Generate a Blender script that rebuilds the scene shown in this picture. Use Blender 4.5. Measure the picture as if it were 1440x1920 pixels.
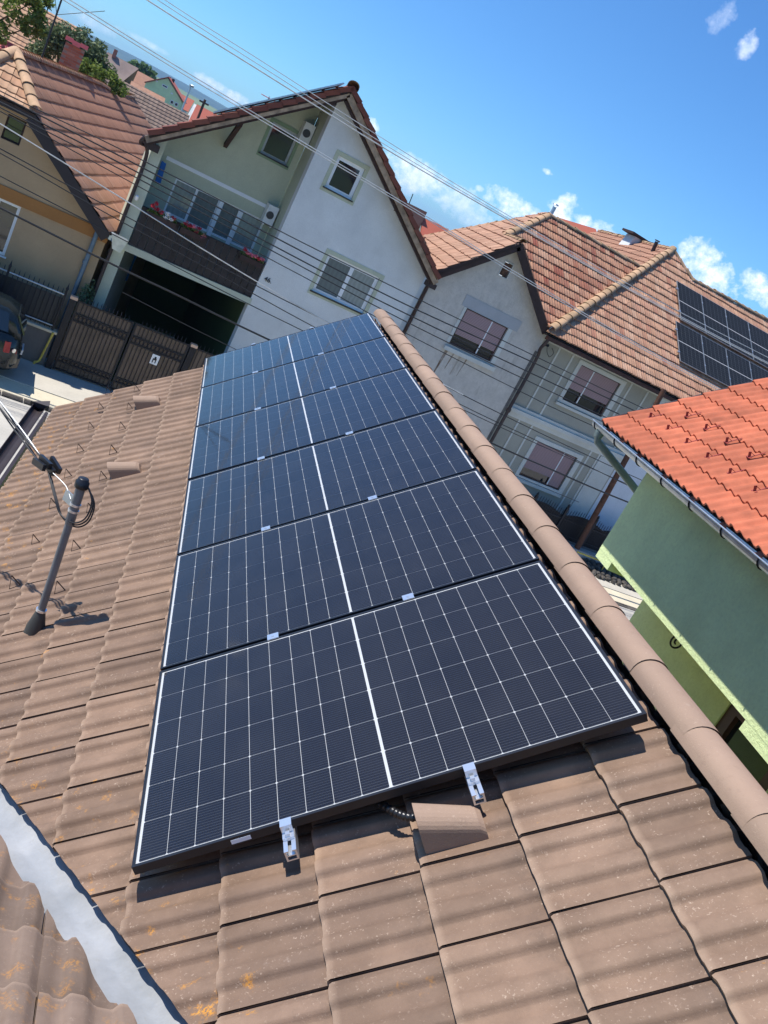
import bpy, bmesh, math, random
from mathutils import Vector, Matrix, noise
rad = math.radians
random.seed(7)
for o in list(bpy.data.objects):
    bpy.data.objects.remove(o)
scene = bpy.context.scene
col = scene.collection
V = Vector

# ------------------------------------------------------------------ camera
CAM = V((-2.217, -1.945, 7.0))
def cam_axes(yaw, pitch, roll):
    f = V((math.sin(yaw)*math.cos(pitch), math.cos(yaw)*math.cos(pitch), math.sin(pitch)))
    r = V((math.cos(yaw), -math.sin(yaw), 0)); u = r.cross(f)
    c, s = math.cos(roll), math.sin(roll)
    return c*r + s*u, -s*r + c*u, f
cr, cu, cf = cam_axes(0.483727, -0.294595, 0.486143)
cd = bpy.data.cameras.new('camera')
cam = bpy.data.objects.new('camera', cd); col.objects.link(cam)
cam.matrix_world = Matrix(((cr.x, cu.x, -cf.x, CAM.x), (cr.y, cu.y, -cf.y, CAM.y), (cr.z, cu.z, -cf.z, CAM.z), (0, 0, 0, 1)))
cd.sensor_fit = 'VERTICAL'; cd.sensor_height = 36.0; cd.lens = 1695.34/1920*36
cd.clip_start = 0.05; cd.clip_end = 20000
scene.camera = cam

# ------------------------------------------------------------------ light
SUN_EL, SUN_AZ = rad(61), rad(-68)          # azimuth from +Y towards +X
world = bpy.data.worlds.new('World'); scene.world = world; world.use_nodes = True
wn = world.node_tree; wn.nodes.clear(); WL = wn.links.new
def WN(t, **k):
    n = wn.nodes.new(t)
    for a, b in k.items(): setattr(n, a, b)
    return n
def wmath(op, a, b=None, c=None, clamp=False):
    n = WN('ShaderNodeMath', operation=op, use_clamp=clamp)
    for i, x in enumerate((a, b, c)):
        if x is None: continue
        if isinstance(x, (int, float)): n.inputs[i].default_value = x
        else: WL(x, n.inputs[i])
    return n.outputs[0]
sky = WN('ShaderNodeTexSky', sky_type='NISHITA'); sky.sun_disc = False
sky.sun_elevation = SUN_EL; sky.sun_rotation = SUN_AZ
sky.altitude = 500; sky.air_density = 1.0; sky.dust_density = 0.15; sky.ozone_density = 3.0
hs = WN('ShaderNodeMixRGB', blend_type='MULTIPLY'); hs.inputs[0].default_value = 1; hs.inputs[2].default_value = (.42, .74, 1.06, 1)
WL(sky.outputs[0], hs.inputs[1])
tc = WN('ShaderNodeTexCoord'); sx = WN('ShaderNodeSeparateXYZ'); WL(tc.outputs['Generated'], sx.inputs[0])
azn = wmath('SUBTRACT', wmath('FLOORED_MODULO', wmath('ADD', wmath('MULTIPLY', wmath('ARCTAN2', sx.outputs[0], sx.outputs[1]), 57.29578), 6), 51.4286), 6)   # the cloud bank goes on round the horizon
eln = wmath('MULTIPLY', wmath('ARCSINE', sx.outputs[2]), 57.29578)
cmb = WN('ShaderNodeCombineXYZ'); WL(azn, cmb.inputs[0]); WL(eln, cmb.inputs[1])
def wnoise(scale, detail, rough=0.6):
    n = WN('ShaderNodeTexNoise'); n.inputs['Scale'].default_value = scale; n.inputs['Detail'].default_value = detail
    n.inputs['Roughness'].default_value = rough; WL(cmb.outputs[0], n.inputs['Vector']); return n.outputs['Fac']
n1 = wnoise(0.62, 10, 0.66); n2 = wnoise(2.2, 6, 0.6)
nz = wmath('ADD', wmath('MULTIPLY', wmath('SUBTRACT', n1, 0.5), 4.6), wmath('MULTIPLY', wmath('SUBTRACT', n2, 0.5), 1.1))
# cumulus heaps (azimuth, elevation, half width, half height, strength)
heaps = [(20.0, 2.1, 2.6, 1.1, .85), (23.6, 1.9, 3.0, 1.0, .65), (25.6, 3.2, 1.6, .9, .9), (27.0, 3.3, 1.0, .6, .8), (28.9, 4.2, 1.0, 1.0, 1), (30.1, 4.2, .7, .6, .9), (31.4, 4.3, 1.0, .6, .9),
         (37.0, 5.35, 1.35, 1.15, 1), (38.6, 4.8, 1.4, 1.0, 1), (40.5, 5.5, 1.2, .8, .95), (42.6, 5.2, 1.5, .8, .95), (26.9, 5.75, .42, .22, .8), (23.8, 3.2, .3, .2, .6), (33.4, 16.0, .55, .9, .55), (31.4, 16.4, .7, .9, .3),
         (16.4, 3.5, .7, .5, .9), (3.3, 1.55, 1.6, .2, .45), (7.3, 1.3, 1.0, .35, .8), (9.0, 1.2, 1.0, .35, .8), (0.6, 1.1, 1.4, .35, .5), (12.5, 2.6, 1.2, .3, .5)]
mask = None; shade = None
for (A0, E0, ra, rb, st) in heaps:
    ex = wmath('POWER', wmath('MULTIPLY', wmath('SUBTRACT', azn, A0), 1/ra), 2)
    ey = wmath('POWER', wmath('MULTIPLY', wmath('SUBTRACT', eln, E0), 1/rb), 2)
    d = wmath('SUBTRACT', 1.0, wmath('ADD', ex, ey))
    m = wmath('MULTIPLY', wmath('MULTIPLY', wmath('ADD', d, wmath('ADD', nz, -.05)), .85, clamp=True), st)
    mask = m if mask is None else wmath('MAXIMUM', mask, m)
mx = WN('ShaderNodeMixRGB'); WL(wmath('MULTIPLY', mask, 0.96), mx.inputs[0]); WL(hs.outputs[0], mx.inputs[1])
cl = WN('ShaderNodeMixRGB'); WL(wmath('MULTIPLY', wmath('SUBTRACT', n2, .3), 2.2, clamp=True), cl.inputs[0])
cl.inputs[1].default_value = (6.0, 7.0, 8.6, 1); cl.inputs[2].default_value = (9.6, 9.8, 10.2, 1)
WL(cl.outputs[0], mx.inputs[2])
bg = WN('ShaderNodeBackground'); bg.inputs['Strength'].default_value = 0.13; WL(mx.outputs[0], bg.inputs['Color'])
WL(bg.outputs[0], WN('ShaderNodeOutputWorld').inputs['Surface'])

sd_ = bpy.data.lights.new('sun', 'SUN'); sd_.energy = 5.0; sd_.angle = rad(0.53); sd_.color = (1, .955, .89)
sun = bpy.data.objects.new('sun', sd_); col.objects.link(sun)
sdir = V((math.sin(SUN_AZ)*math.cos(SUN_EL), math.cos(SUN_AZ)*math.cos(SUN_EL), math.sin(SUN_EL)))
sun.rotation_euler = sdir.to_track_quat('Z', 'Y').to_euler(); sun.location = (0, 0, 40)

world.cycles.sampling_method = 'MANUAL'; world.cycles.sample_map_resolution = 512
vs = scene.view_settings
vs.view_transform = 'Standard'; vs.look = 'None'; vs.gamma = 1; vs.use_curve_mapping = False; vs.exposure = 0.34
scene.render.engine = 'CYCLES'
scene.cycles.max_bounces = 6; scene.cycles.volume_bounces = 0; scene.cycles.transparent_max_bounces = 12

# ------------------------------------------------------------------ helpers
def hexc(h):
    h = h.lstrip('#'); r = [int(h[i:i+2], 16)/255 for i in (0, 2, 4)]
    return tuple(x/12.92 if x <= .04045 else ((x+.055)/1.055)**2.4 for x in r) + (1,)
def col4(c):
    if isinstance(c, str): return hexc(c)
    return tuple(c) + (1,) if len(c) == 3 else tuple(c)

class NT:
    def __init__(s, name):
        s.m = bpy.data.materials.new(name); s.m.use_nodes = True; s.t = s.m.node_tree; s.t.nodes.clear()
        s.out = s.n('ShaderNodeOutputMaterial'); s.p = s.n('ShaderNodeBsdfPrincipled'); s.l(s.p.outputs[0], s.out.inputs['Surface'])
    def n(s, t, **k):
        n = s.t.nodes.new(t)
        for a, b in k.items(): setattr(n, a, b)
        return n
    def l(s, a, b): s.t.links.new(a, b)
    def set(s, node, key, v):
        i = node.inputs[key]
        if isinstance(v, (int, float)): i.default_value = v
        elif isinstance(v, (tuple, list, str)): i.default_value = col4(v) if i.type == 'RGBA' else v
        else: s.l(v, i)
    def math(s, op, a, b=None, c=None, clamp=False):
        n = s.n('ShaderNodeMath', operation=op, use_clamp=clamp)
        for i, x in enumerate((a, b, c)):
            if x is not None: s.set(n, i, x)
        return n.outputs[0]
    def mix(s, f, a, b, mode='MIX'):
        n = s.n('ShaderNodeMixRGB', blend_type=mode); s.set(n, 0, f); s.set(n, 1, a); s.set(n, 2, b); return n.outputs[0]
    def noise(s, scale, detail=4, rough=.55, vec=None, out='Fac'):
        n = s.n('ShaderNodeTexNoise'); n.inputs['Scale'].default_value = scale; n.inputs['Detail'].default_value = detail; n.inputs['Roughness'].default_value = rough
        s.l(vec if vec else s.pos(), n.inputs['Vector']); return n.outputs[out]
    def pos(s):
        if not hasattr(s, '_g'): s._g = s.n('ShaderNodeNewGeometry')
        return s._g.outputs['Position']
    def ramp(s, f, lo, hi):
        n = s.n('ShaderNodeMapRange', clamp=True); s.set(n, 0, f); n.inputs[1].default_value = lo; n.inputs[2].default_value = hi; return n.outputs[0]
    def rnd(s):
        if not hasattr(s, '_g'): s._g = s.n('ShaderNodeNewGeometry')
        oi = s.n('ShaderNodeObjectInfo')
        return s.math('FRACT', s.math('ADD', oi.outputs['Random'], s._g.outputs['Random Per Island']))
    def bump(s, h, strength=.3, dist=.01):
        b = s.n('ShaderNodeBump'); b.inputs['Strength'].default_value = strength; b.inputs['Distance'].default_value = dist
        s.l(h, b.inputs['Height']); s.l(b.outputs[0], s.p.inputs['Normal'])
    def scalev(s, v):
        n = s.n('ShaderNodeVectorMath', operation='MULTIPLY'); s.l(s.pos(), n.inputs[0]); n.inputs[1].default_value = v; return n.outputs[0]

def plain(name, c, rough=.6, metal=0.0, var=.12, scale=6, bump=0.0, spec=.5, bscale=60, rv=0.0, big=0.0):
    t = NT(name); c = col4(c)
    base = None
    f = t.noise(scale, 5)
    dk = tuple(x*(1-var*1.4) for x in c[:3]); lt = tuple(min(1, x*(1+var)) for x in c[:3])
    base = t.mix(t.ramp(f, .3, .7), dk, lt)
    if big:
        base = t.mix(t.math('MULTIPLY', t.ramp(t.noise(.7, 4), .42, .72), big), base, tuple(x*.55 for x in c[:3]))
    if rv:
        r = t.rnd(); hv = t.n('ShaderNodeHueSaturation'); t.set(hv, 'Color', base); t.set(hv, 'Value', t.math('ADD', t.math('MULTIPLY', r, rv*2), 1-rv)); base = hv.outputs[0]
    t.set(t.p, 'Base Color', base); t.set(t.p, 'Roughness', rough); t.set(t.p, 'Metallic', metal)
    t.p.inputs['Specular IOR Level'].default_value = spec
    if bump: t.bump(t.noise(bscale, 4), bump, .004)
    return t.m

def WM(o):
    m = o.matrix_basis.copy()
    if o.parent: m = WM(o.parent) @ o.matrix_parent_inverse @ m
    return m
def par(o, p):
    if p is not None:
        o.parent = p; o.matrix_parent_inverse = WM(p).inverted()
    return o
def tag(o, label=None, cat=None, group=None, kind=None):
    if label: o['label'] = label
    if cat: o['category'] = cat
    if group: o['group'] = group
    if kind: o['kind'] = kind
    return o
def thing(name, loc, label, cat, group=None):
    o = bpy.data.objects.new(name, None); col.objects.link(o); o.location = loc; o.empty_display_size = .2
    return tag(o, label, cat, group)
def copy_tree(o, M, parent=None):
    c = o.copy(); col.objects.link(c)
    if parent is None: c.matrix_basis = M @ o.matrix_basis
    else: c.parent = parent; c.matrix_parent_inverse = o.matrix_parent_inverse.copy()
    for ch in list(o.children): copy_tree(ch, M, c)
    return c

class MB:
    def __init__(s): s.v = []; s.f = []; s.sm = []
    def add(s, vs, fs, smooth=False):
        o = len(s.v); s.v += [tuple(v) for v in vs]; s.f += [tuple(i+o for i in f) for f in fs]; s.sm += [smooth]*len(fs); return s
    def box(s, x0, x1, y0, y1, z0, z1, M=None):
        vs = [V((x, y, z)) for z in (z0, z1) for y in (y0, y1) for x in (x0, x1)]
        if M: vs = [M @ v for v in vs]
        return s.add(vs, [(0, 2, 3, 1), (4, 5, 7, 6), (0, 1, 5, 4), (2, 6, 7, 3), (0, 4, 6, 2), (1, 3, 7, 5)])
    def bar(s, a, b, w, h, up=(0, 0, 1)):
        a, b = V(a), V(b); d = (b-a).normalized(); x = d.cross(V(up))
        if x.length < 1e-4: x = d.cross(V((1, 0, 0)))
        x.normalize(); y = x.cross(d)
        vs = [p + x*i*w/2 + y*j*h/2 for p in (a, b) for (i, j) in ((-1, -1), (1, -1), (1, 1), (-1, 1))]
        return s.add(vs, [(0, 1, 2, 3), (7, 6, 5, 4), (0, 4, 5, 1), (1, 5, 6, 2), (2, 6, 7, 3), (3, 7, 4, 0)])
    def prism(s, poly, vec):
        n = len(poly); vec = V(vec); vs = [V(p) for p in poly] + [V(p)+vec for p in poly]
        return s.add(vs, [tuple(range(n))[::-1], tuple(range(n, 2*n))] + [(i, (i+1) % n, n+(i+1) % n, n+i) for i in range(n)])
    def tube(s, pts, r, n=8, caps=True):
        pts = [V(p) for p in pts]; k = len(pts); rs = r if isinstance(r, (list, tuple)) else [r]*k
        vs = []; prev = None
        for i, p in enumerate(pts):
            d = (pts[min(i+1, k-1)] - pts[max(i-1, 0)])
            if d.length < 1e-9: d = V((0, 0, 1))
            d.normalize()
            x = prev - d*prev.dot(d) if prev is not None else d.cross(V((0, 0, 1)))
            if x.length < 1e-4: x = d.cross(V((1, 0, 0)))
            x.normalize(); prev = x; y = d.cross(x)
            vs += [p + (x*math.cos(2*math.pi*j/n) + y*math.sin(2*math.pi*j/n))*rs[i] for j in range(n)]
        fs = [(i*n+j, i*n+(j+1) % n, (i+1)*n+(j+1) % n, (i+1)*n+j) for i in range(k-1) for j in range(n)]
        s.add(vs, fs, True)
        if caps:
            s.add(vs[:n], [tuple(range(n))[::-1]]); s.add(vs[-n:], [tuple(range(n))])
        return s
    def build(s, name, mat, parent=None, label=None, kind=None):
        if not s.v: return None
        lo = [min(v[i] for v in s.v) for i in range(3)]; hi = [max(v[i] for v in s.v) for i in range(3)]
        c = V(((lo[0]+hi[0])/2, (lo[1]+hi[1])/2, lo[2]))
        me = bpy.data.meshes.new(name); me.from_pydata([tuple(V(v)-c) for v in s.v], [], s.f)
        me.polygons.foreach_set('use_smooth', s.sm); me.update()
        if mat: me.materials.append(mat)
        o = bpy.data.objects.new(name, me); col.objects.link(o); o.location = c
        par(o, parent)
        return tag(o, label, kind=kind)

def frame(e, a, n, O):
    return Matrix(((e.x, a.x, n.x, O.x), (e.y, a.y, n.y, O.y), (e.z, a.z, n.z, O.z), (0, 0, 0, 1)))
def plane_frame(O, e, upish):
    """right handed frame: x = e (horizontal), y = up the slope, z = normal"""
    e = V(e).normalized(); a = V(upish); a = (a - e*a.dot(e)).normalized(); n = e.cross(a)
    if n.z < 0: e = -e; n = e.cross(a)
    return frame(e, a, n, V(O))

# tiles -------------------------------------------------------------
def tile_mesh(name, w, exp, prof, mat, t=.022, ov=.05, th=.016, gap=.003, xs=None):
    L = exp+ov; xs = xs or [i/12 for i in range(13)]
    X = [gap/2 + x*(w-gap) for x in xs]; H = [prof(x) for x in xs]; n = len(xs)
    rows = [(0.0, t-.005), (.010, t), (L, 0.0)]
    vs = [(x, y, z+h) for (y, z) in rows for x, h in zip(X, H)]
    fs = [(r*n+i, r*n+i+1, (r+1)*n+i+1, (r+1)*n+i) for r in range(2) for i in range(n-1)]; sm = [True]*len(fs)
    o = len(vs); vs += [(x, 0, t-.005+h) for x, h in zip(X, H)] + [(x, .002, t-th-.004+h*.9) for x, h in zip(X, H)]
    f2 = [(o+n+i, o+n+i+1, o+i+1, o+i) for i in range(n-1)]
    for xi in (0, n-1):
        o2 = len(vs); x, h = X[xi], H[xi]
        vs += [(x, 0, t-.005+h), (x, L, h), (x, L, h-th), (x, 0, t-th-.004+h)]
        f2.append((o2, o2+1, o2+2, o2+3) if xi else (o2+3, o2+2, o2+1, o2))
    me = bpy.data.meshes.new(name); me.from_pydata(vs, [], fs+f2); me.polygons.foreach_set('use_smooth', sm+[False]*len(f2)); me.materials.append(mat); me.update()
    at = me.attributes.new('lap', 'FLOAT', 'POINT'); at.data.foreach_set('value', [v[1]/L for v in vs])
    return me
def clip_poly(p, hp):
    for (a, b, c) in hp:                       # keep a*x+b*y+c >= 0
        q = []
        for i in range(len(p)):
            u, v = p[i], p[(i+1) % len(p)]; du = a*u[0]+b*u[1]+c; dv = a*v[0]+b*v[1]+c
            if du >= 0: q.append(u)
            if (du >= 0) != (dv >= 0):
                k = du/(du-dv); q.append((u[0]+(v[0]-u[0])*k, u[1]+(v[1]-u[1])*k))
        p = q
        if len(p) < 3: return []
    return p
def area(p): return abs(sum(p[i][0]*p[(i+1) % len(p)][1]-p[(i+1) % len(p)][0]*p[i][1] for i in range(len(p))))/2 if len(p) > 2 else 0
def tile_field(parent, F, poly, me, w, exp, x0=0, y0=0, maxp=300, jit=.002, name='tile', hide=None, budget=None):
    """convex polygon in frame coordinates, laid with tiles; nearest to the camera are single objects"""
    A = sum(poly[i][0]*poly[(i+1) % len(poly)][1]-poly[(i+1) % len(poly)][0]*poly[i][1] for i in range(len(poly)))
    if A < 0: poly = poly[::-1]
    hp = []
    for i in range(len(poly)):
        (ax, ay), (bx, by) = poly[i], poly[(i+1) % len(poly)]; l = math.hypot(bx-ax, by-ay)
        if l < 1e-6: continue
        nx, ny = -(by-ay)/l, (bx-ax)/l; hp.append((nx, ny, -(nx*ax+ny*ay)))
    xs = [p[0] for p in poly]; ys = [p[1] for p in poly]; c = []
    for j in range(math.floor((min(ys)-y0)/exp)-1, math.ceil((max(ys)-y0)/exp)+1):
        for i in range(math.floor((min(xs)-x0)/w)-1, math.ceil((max(xs)-x0)/w)+1):
            x, y = x0+i*w, y0+j*exp
            q = [(x, y), (x+w, y), (x+w, y+exp), (x, y+exp)]
            k = area(clip_poly(q, hp))
            if k < .02*w*exp: continue
            full = all(a*px+b*py+cc > -.012 for (px, py) in q for (a, b, cc) in hp)
            d = ((F @ V((x+w/2, y+exp/2, 0))) - CAM).length
            if hide and hide(x+w/2, y+exp/2): d += 100
            c.append((d, x, y, full))
    c.sort(); rest = bmesh.new(); nrest = 0
    if budget is not None: maxp = min(maxp, budget[0])
    cnt = 0; rg = random.Random(len(c))
    for (d, x, y, full) in c:
        M = F @ Matrix.Translation((x+rg.uniform(-jit, jit), y+rg.uniform(-jit, jit)*2.5, rg.uniform(0, jit))) @ Matrix.Rotation(rg.uniform(-jit, jit)*2.2, 4, 'Z')
        single = cnt < maxp and d < 90
        m2 = me
        if not full or not single:
            bm = bmesh.new(); bm.from_mesh(me)
            if not full:
                for (a, b, cc) in hp:
                    bmesh.ops.bisect_plane(bm, geom=bm.verts[:]+bm.edges[:]+bm.faces[:], plane_co=(-a*cc-x, -b*cc-y, 0), plane_no=(-a, -b, 0), clear_outer=True)
                if not bm.faces: bm.free(); continue
            if single:
                m2 = bpy.data.meshes.new('tile_cut'); bm.to_mesh(m2); m2.materials.append(me.materials[0])
            else:
                bm.transform(M); tmp = bpy.data.meshes.new('t'); bm.to_mesh(tmp); rest.from_mesh(tmp); bpy.data.meshes.remove(tmp); nrest += 1
            bm.free()
        if single:
            o = bpy.data.objects.new(name, m2); col.objects.link(o); o.matrix_basis = M; par(o, parent); cnt += 1
    if budget is not None: budget[0] -= cnt
    if nrest:
        m = bpy.data.meshes.new('more_tiles'); rest.to_mesh(m); m.materials.append(me.materials[0])
        o = bpy.data.objects.new('more_tiles', m); col.objects.link(o); par(o, parent); o['kind'] = 'stuff'
    rest.free()
def to2(F, pts):
    I = F.inverted(); return [tuple((I @ V(p))[:2]) for p in pts]
def deck(name, F, poly, mat, parent, drop=.03, th=.05):
    vs = [F @ V((x, y, -drop)) for x, y in poly]; n = F.to_3x3() @ V((0, 0, -th))
    A = sum(poly[i][0]*poly[(i+1) % len(poly)][1]-poly[(i+1) % len(poly)][0]*poly[i][1] for i in range(len(poly)))
    m = MB()
    if A < 0: vs = vs[::-1]
    k = len(vs); allv = vs + [v+n for v in vs]
    m.add(allv, [tuple(range(k)), tuple(range(k, 2*k))[::-1]] + [(i, k+i, k+(i+1) % k, (i+1) % k) for i in range(k)])
    return m.build(name, mat, parent)
def caps(parent, a, b, mat, w=.11, h=.09, L=.36, name='ridge_tile', n=9, up=(0, 0, 1), taper=.86, jit=.006, th=.012, lip=(.012, .965, .006)):
    """overlapping half-round ridge tiles from a to b"""
    a, b = V(a), V(b); d = (b-a); T = d.length; d.normalize(); x = d.cross(V(up)).normalized(); y = x.cross(d)
    k = max(1, round(T/L)); L = T/k; me = None; rg = random.Random(int(T*1000))
    pr = [(-math.cos(math.pi*i/(n-1)), math.sin(math.pi*i/(n-1))**.8) for i in range(n)]
    vs = []; fs = []
    for (yy, sc, lift) in ((-.02, 1.0, lip[0]), (.03, 1.0, lip[0]), (.045, lip[1], lip[2]), (L+.04, taper, -.004)):
        vs += [(px*w*sc, yy, pz*h*sc+lift) for px, pz in pr]
    fs = [(r*n+i, r*n+i+1, (r+1)*n+i+1, (r+1)*n+i) for r in range(3) for i in range(n-1)]; sm = [True]*len(fs)
    o = len(vs)
    if th > .002: vs += [(px*w, -.02, pz*h+lip[0]) for px, pz in pr] + [(px*(w-th), -.02, pz*(h-th)+lip[0]) for px, pz in pr]
    if th > .002: fs += [(o+n+i, o+n+i+1, o+i+1, o+i) for i in range(n-1)]; sm += [False]*(n-1)
    me = bpy.data.meshes.new(name); me.from_pydata(vs, [], fs); me.polygons.foreach_set('use_smooth', sm); me.materials.append(mat); me.update()
    F = frame(x, d, y, a)
    for i in range(k):
        o = bpy.data.objects.new(name, me); col.objects.link(o)
        o.matrix_basis = F @ Matrix.Translation((rg.uniform(-jit, jit), i*L, rg.uniform(-jit, jit)*.6)) @ Matrix.Rotation(rg.uniform(-jit, jit)*3, 4, 'Z')
        par(o, parent)

def wall(name, x0, x1, z0, z1, y, th, holes, mat, parent, clips=(), label=None):
    """wall facing -Y with real openings (x0,x1,z0,z1); clips = [(point, outward normal)]"""
    xs = sorted({x0, x1, *[h[0] for h in holes], *[h[1] for h in holes]}); zs = sorted({z0, z1, *[h[2] for h in holes], *[h[3] for h in holes]})
    m = MB()
    def q(a, b, c, d): m.add([a, b, c, d], [(0, 1, 2, 3)])
    for i in range(len(xs)-1):
        for j in range(len(zs)-1):
            cx, cz = (xs[i]+xs[i+1])/2, (zs[j]+zs[j+1])/2
            if any(h[0] < cx < h[1] and h[2] < cz < h[3] for h in holes): continue
            a, b, c, d = xs[i], xs[i+1], zs[j], zs[j+1]
            q((a, y, c), (b, y, c), (b, y, d), (a, y, d)); q((b, y+th, c), (a, y+th, c), (a, y+th, d), (b, y+th, d))
    for (a, b, c, d) in holes:
        q((a, y, c), (a, y, d), (a, y+th, d), (a, y+th, c)); q((b, y, d), (b, y, c), (b, y+th, c), (b, y+th, d))
        q((a, y, c), (a, y+th, c), (b, y+th, c), (b, y, c)); q((a, y+th, d), (a, y, d), (b, y, d), (b, y+th, d))
    q((x0, y, z0), (x0, y, z1), (x0, y+th, z1), (x0, y+th, z0)); q((x1, y, z1), (x1, y, z0), (x1, y+th, z0), (x1, y+th, z1)); q((x0, y, z1), (x1, y, z1), (x1, y+th, z1), (x0, y+th, z1))
    o = m.build(name, mat, parent, label)
    if clips:
        bm = bmesh.new(); bm.from_mesh(o.data); bmesh.ops.remove_doubles(bm, verts=bm.verts[:], dist=1e-5)
        for (p, n) in clips:
            bmesh.ops.bisect_plane(bm, geom=bm.verts[:]+bm.edges[:]+bm.faces[:], plane_co=V(p)-o.location, plane_no=V(n), clear_outer=True)
        bm.to_mesh(o.data); bm.free()
    return o
def window(par_, x0, x1, z0, z1, y, fm, gm, splits=(), fw=.06, dep=.10, sill=None, back=None, label=None, sash=None):
    """frame as a part, panes and sill as its sub-parts; the wall has the opening"""
    m = MB(); ya, yb = y+dep-.05, y+dep+.02
    m.box(x0, x0+fw, ya, yb, z0, z1); m.box(x1-fw, x1, ya, yb, z0, z1); m.box(x0+fw, x1-fw, ya, yb, z0, z0+fw); m.box(x0+fw, x1-fw, ya, yb, z1-fw, z1)
    for s in splits: m.box(s-fw*.6, s+fw*.6, ya-.004, yb, z0+fw, z1-fw)
    o = m.build('window', fm, par_, label)
    ed = [x0+fw] + [e for s in splits for e in (s-fw*.6, s+fw*.6)] + [x1-fw]
    for i in range(0, len(ed), 2):
        g = gm[(i//2) % len(gm)] if isinstance(gm, (list, tuple)) else gm
        MB().box(ed[i], ed[i+1], y+dep-.02, y+dep-.012, z0+fw, z1-fw).build('pane', g, o)
    if back is not None: MB().box(x0, x1, y+dep+.05, y+dep+.07, z0, z1).build('curtain', back, o)
    if sill: MB().box(x0-.05, x1+.05, y-.05, y+dep-.05, z0-.035, z0-.002).build('sill', sill, o)
    return o
def leafmesh(m, c, n, r, size, rg, shell=.35):
    for _ in range(n):
        d = V((rg.gauss(0, 1), rg.gauss(0, 1), rg.gauss(0, 1))).normalized()*(rg.random()**shell)
        p = V((c[0]+d.x*r[0], c[1]+d.y*r[1], c[2]+d.z*r[2]))
        a = V((rg.gauss(0, 1), rg.gauss(0, 1), rg.gauss(0, .7))).normalized(); b = a.cross(V((rg.gauss(0, 1), rg.gauss(0, 1), rg.gauss(0, 1)))).normalized()
        s = size*rg.uniform(.6, 1.3)
        m.add([p-a*s, p+b*s*.45, p+a*s, p-b*s*.45], [(0, 1, 2, 3)])
# ------------------------------------------------------------------ shared directions
PSI, TH = 0.167506, 0.711746
RD = V((math.sin(PSI), math.cos(PSI), 0)); SD = V((math.cos(PSI), -math.sin(PSI), 0)); UPS = SD*math.cos(TH) + V((0, 0, math.sin(TH))); NR = UPS.cross(RD)
O0 = V((0, 0, 5.978))                       # near ridge-side corner of the panel array
PF = frame(UPS, RD, NR, O0)                 # x up the slope, y along the ridge, z off the roof
def az(deg): return V((math.sin(rad(deg)), math.cos(rad(deg)), 0))

# ------------------------------------------------------------------ materials
MT = {}
def own_tile(name, c1, c2, lichen=1.0, speck=.5):
    t = NT(name)
    base = t.mix(t.ramp(t.noise(5, 6, .65), .3, .72), c1, c2)
    r = t.rnd(); hv = t.n('ShaderNodeHueSaturation'); t.set(hv, 'Color', base); t.set(hv, 'Value', t.math('ADD', t.math('MULTIPLY', r, .34), .82)); base = hv.outputs[0]
    base = t.mix(t.math('MULTIPLY', t.ramp(t.noise(2.3, 5, .6), .52, .75), .35), base, '#6d5a50')
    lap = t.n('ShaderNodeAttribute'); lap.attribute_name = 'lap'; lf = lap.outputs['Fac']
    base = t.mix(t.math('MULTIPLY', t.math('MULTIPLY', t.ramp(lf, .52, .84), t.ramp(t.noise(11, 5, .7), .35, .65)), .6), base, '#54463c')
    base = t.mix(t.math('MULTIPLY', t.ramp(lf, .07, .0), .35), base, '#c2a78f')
    base = t.mix(t.math('MULTIPLY', t.ramp(t.noise(30, 6, .75, t.scalev((1, 1, 1))), .55, .8), .28), base, '#57463a')
    sp = t.ramp(t.noise(95, 3, .7), .60, .69); base = t.mix(t.math('MULTIPLY', t.math('MULTIPLY', sp, t.ramp(t.noise(9, 3), .40, .62)), speck), base, '#cbb5a0')
    smear = t.ramp(t.noise(14, 6, .75), .63, .72); base = t.mix(t.math('MULTIPLY', t.math('MULTIPLY', smear, t.ramp(t.noise(1.6, 3), .5, .62)), .4), base, '#cdbfb2')
    if not lichen:
        dr = t.math('MULTIPLY', t.ramp(t.noise(19, 5, .75), .735, .75), .85); base = t.mix(dr, base, '#e8e2da')
    # orange lichen grows beside the valley and towards the eave
    if lichen:
        dv = t.n('ShaderNodeVectorMath', operation='DOT_PRODUCT'); t.l(t.pos(), dv.inputs[0]); k = UPS + RD*.654; dv.inputs[1].default_value = k
        near = t.ramp(t.math('SUBTRACT', dv.outputs['Value'], k.dot(O0)-1.90), .55, -.02)
        du = t.n('ShaderNodeVectorMath', operation='DOT_PRODUCT'); t.l(t.pos(), du.inputs[0]); du.inputs[1].default_value = UPS
        low = t.ramp(t.math('SUBTRACT', du.outputs['Value'], UPS.dot(O0)), -2.2, -3.3)
        w = t.math('MAXIMUM', t.math('MULTIPLY', near, .78), t.math('MULTIPLY', low, .72))
        th = t.math('SUBTRACT', .735, t.math('MULTIPLY', w, .20))
        li = t.math('MULTIPLY', t.ramp(t.math('SUBTRACT', t.noise(13, 3, .6), t.math('SUBTRACT', th, .035)), 0, .12), t.ramp(t.noise(110, 4, .75), .45, .57))
        base = t.mix(t.math('MULTIPLY', li, .85*lichen), base, t.mix(t.noise(40, 2), '#b3701c', '#d79b3a'))
    t.set(t.p, 'Base Color', base); t.set(t.p, 'Roughness', .78); t.p.inputs['Specular IOR Level'].default_value = .35
    t.bump(t.noise(170, 4, .7), .35, .003)
    return t.m
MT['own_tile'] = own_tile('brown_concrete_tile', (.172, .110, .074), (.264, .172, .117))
MT['ridge'] = own_tile('brown_ridge_tile', (.148, .092, .066), (.200, .128, .092), lichen=.0, speck=.25)
MT['old_tile'] = own_tile('weathered_concrete_tile', (.165, .115, .085), (.230, .165, .125), lichen=.55, speck=.3)
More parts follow.
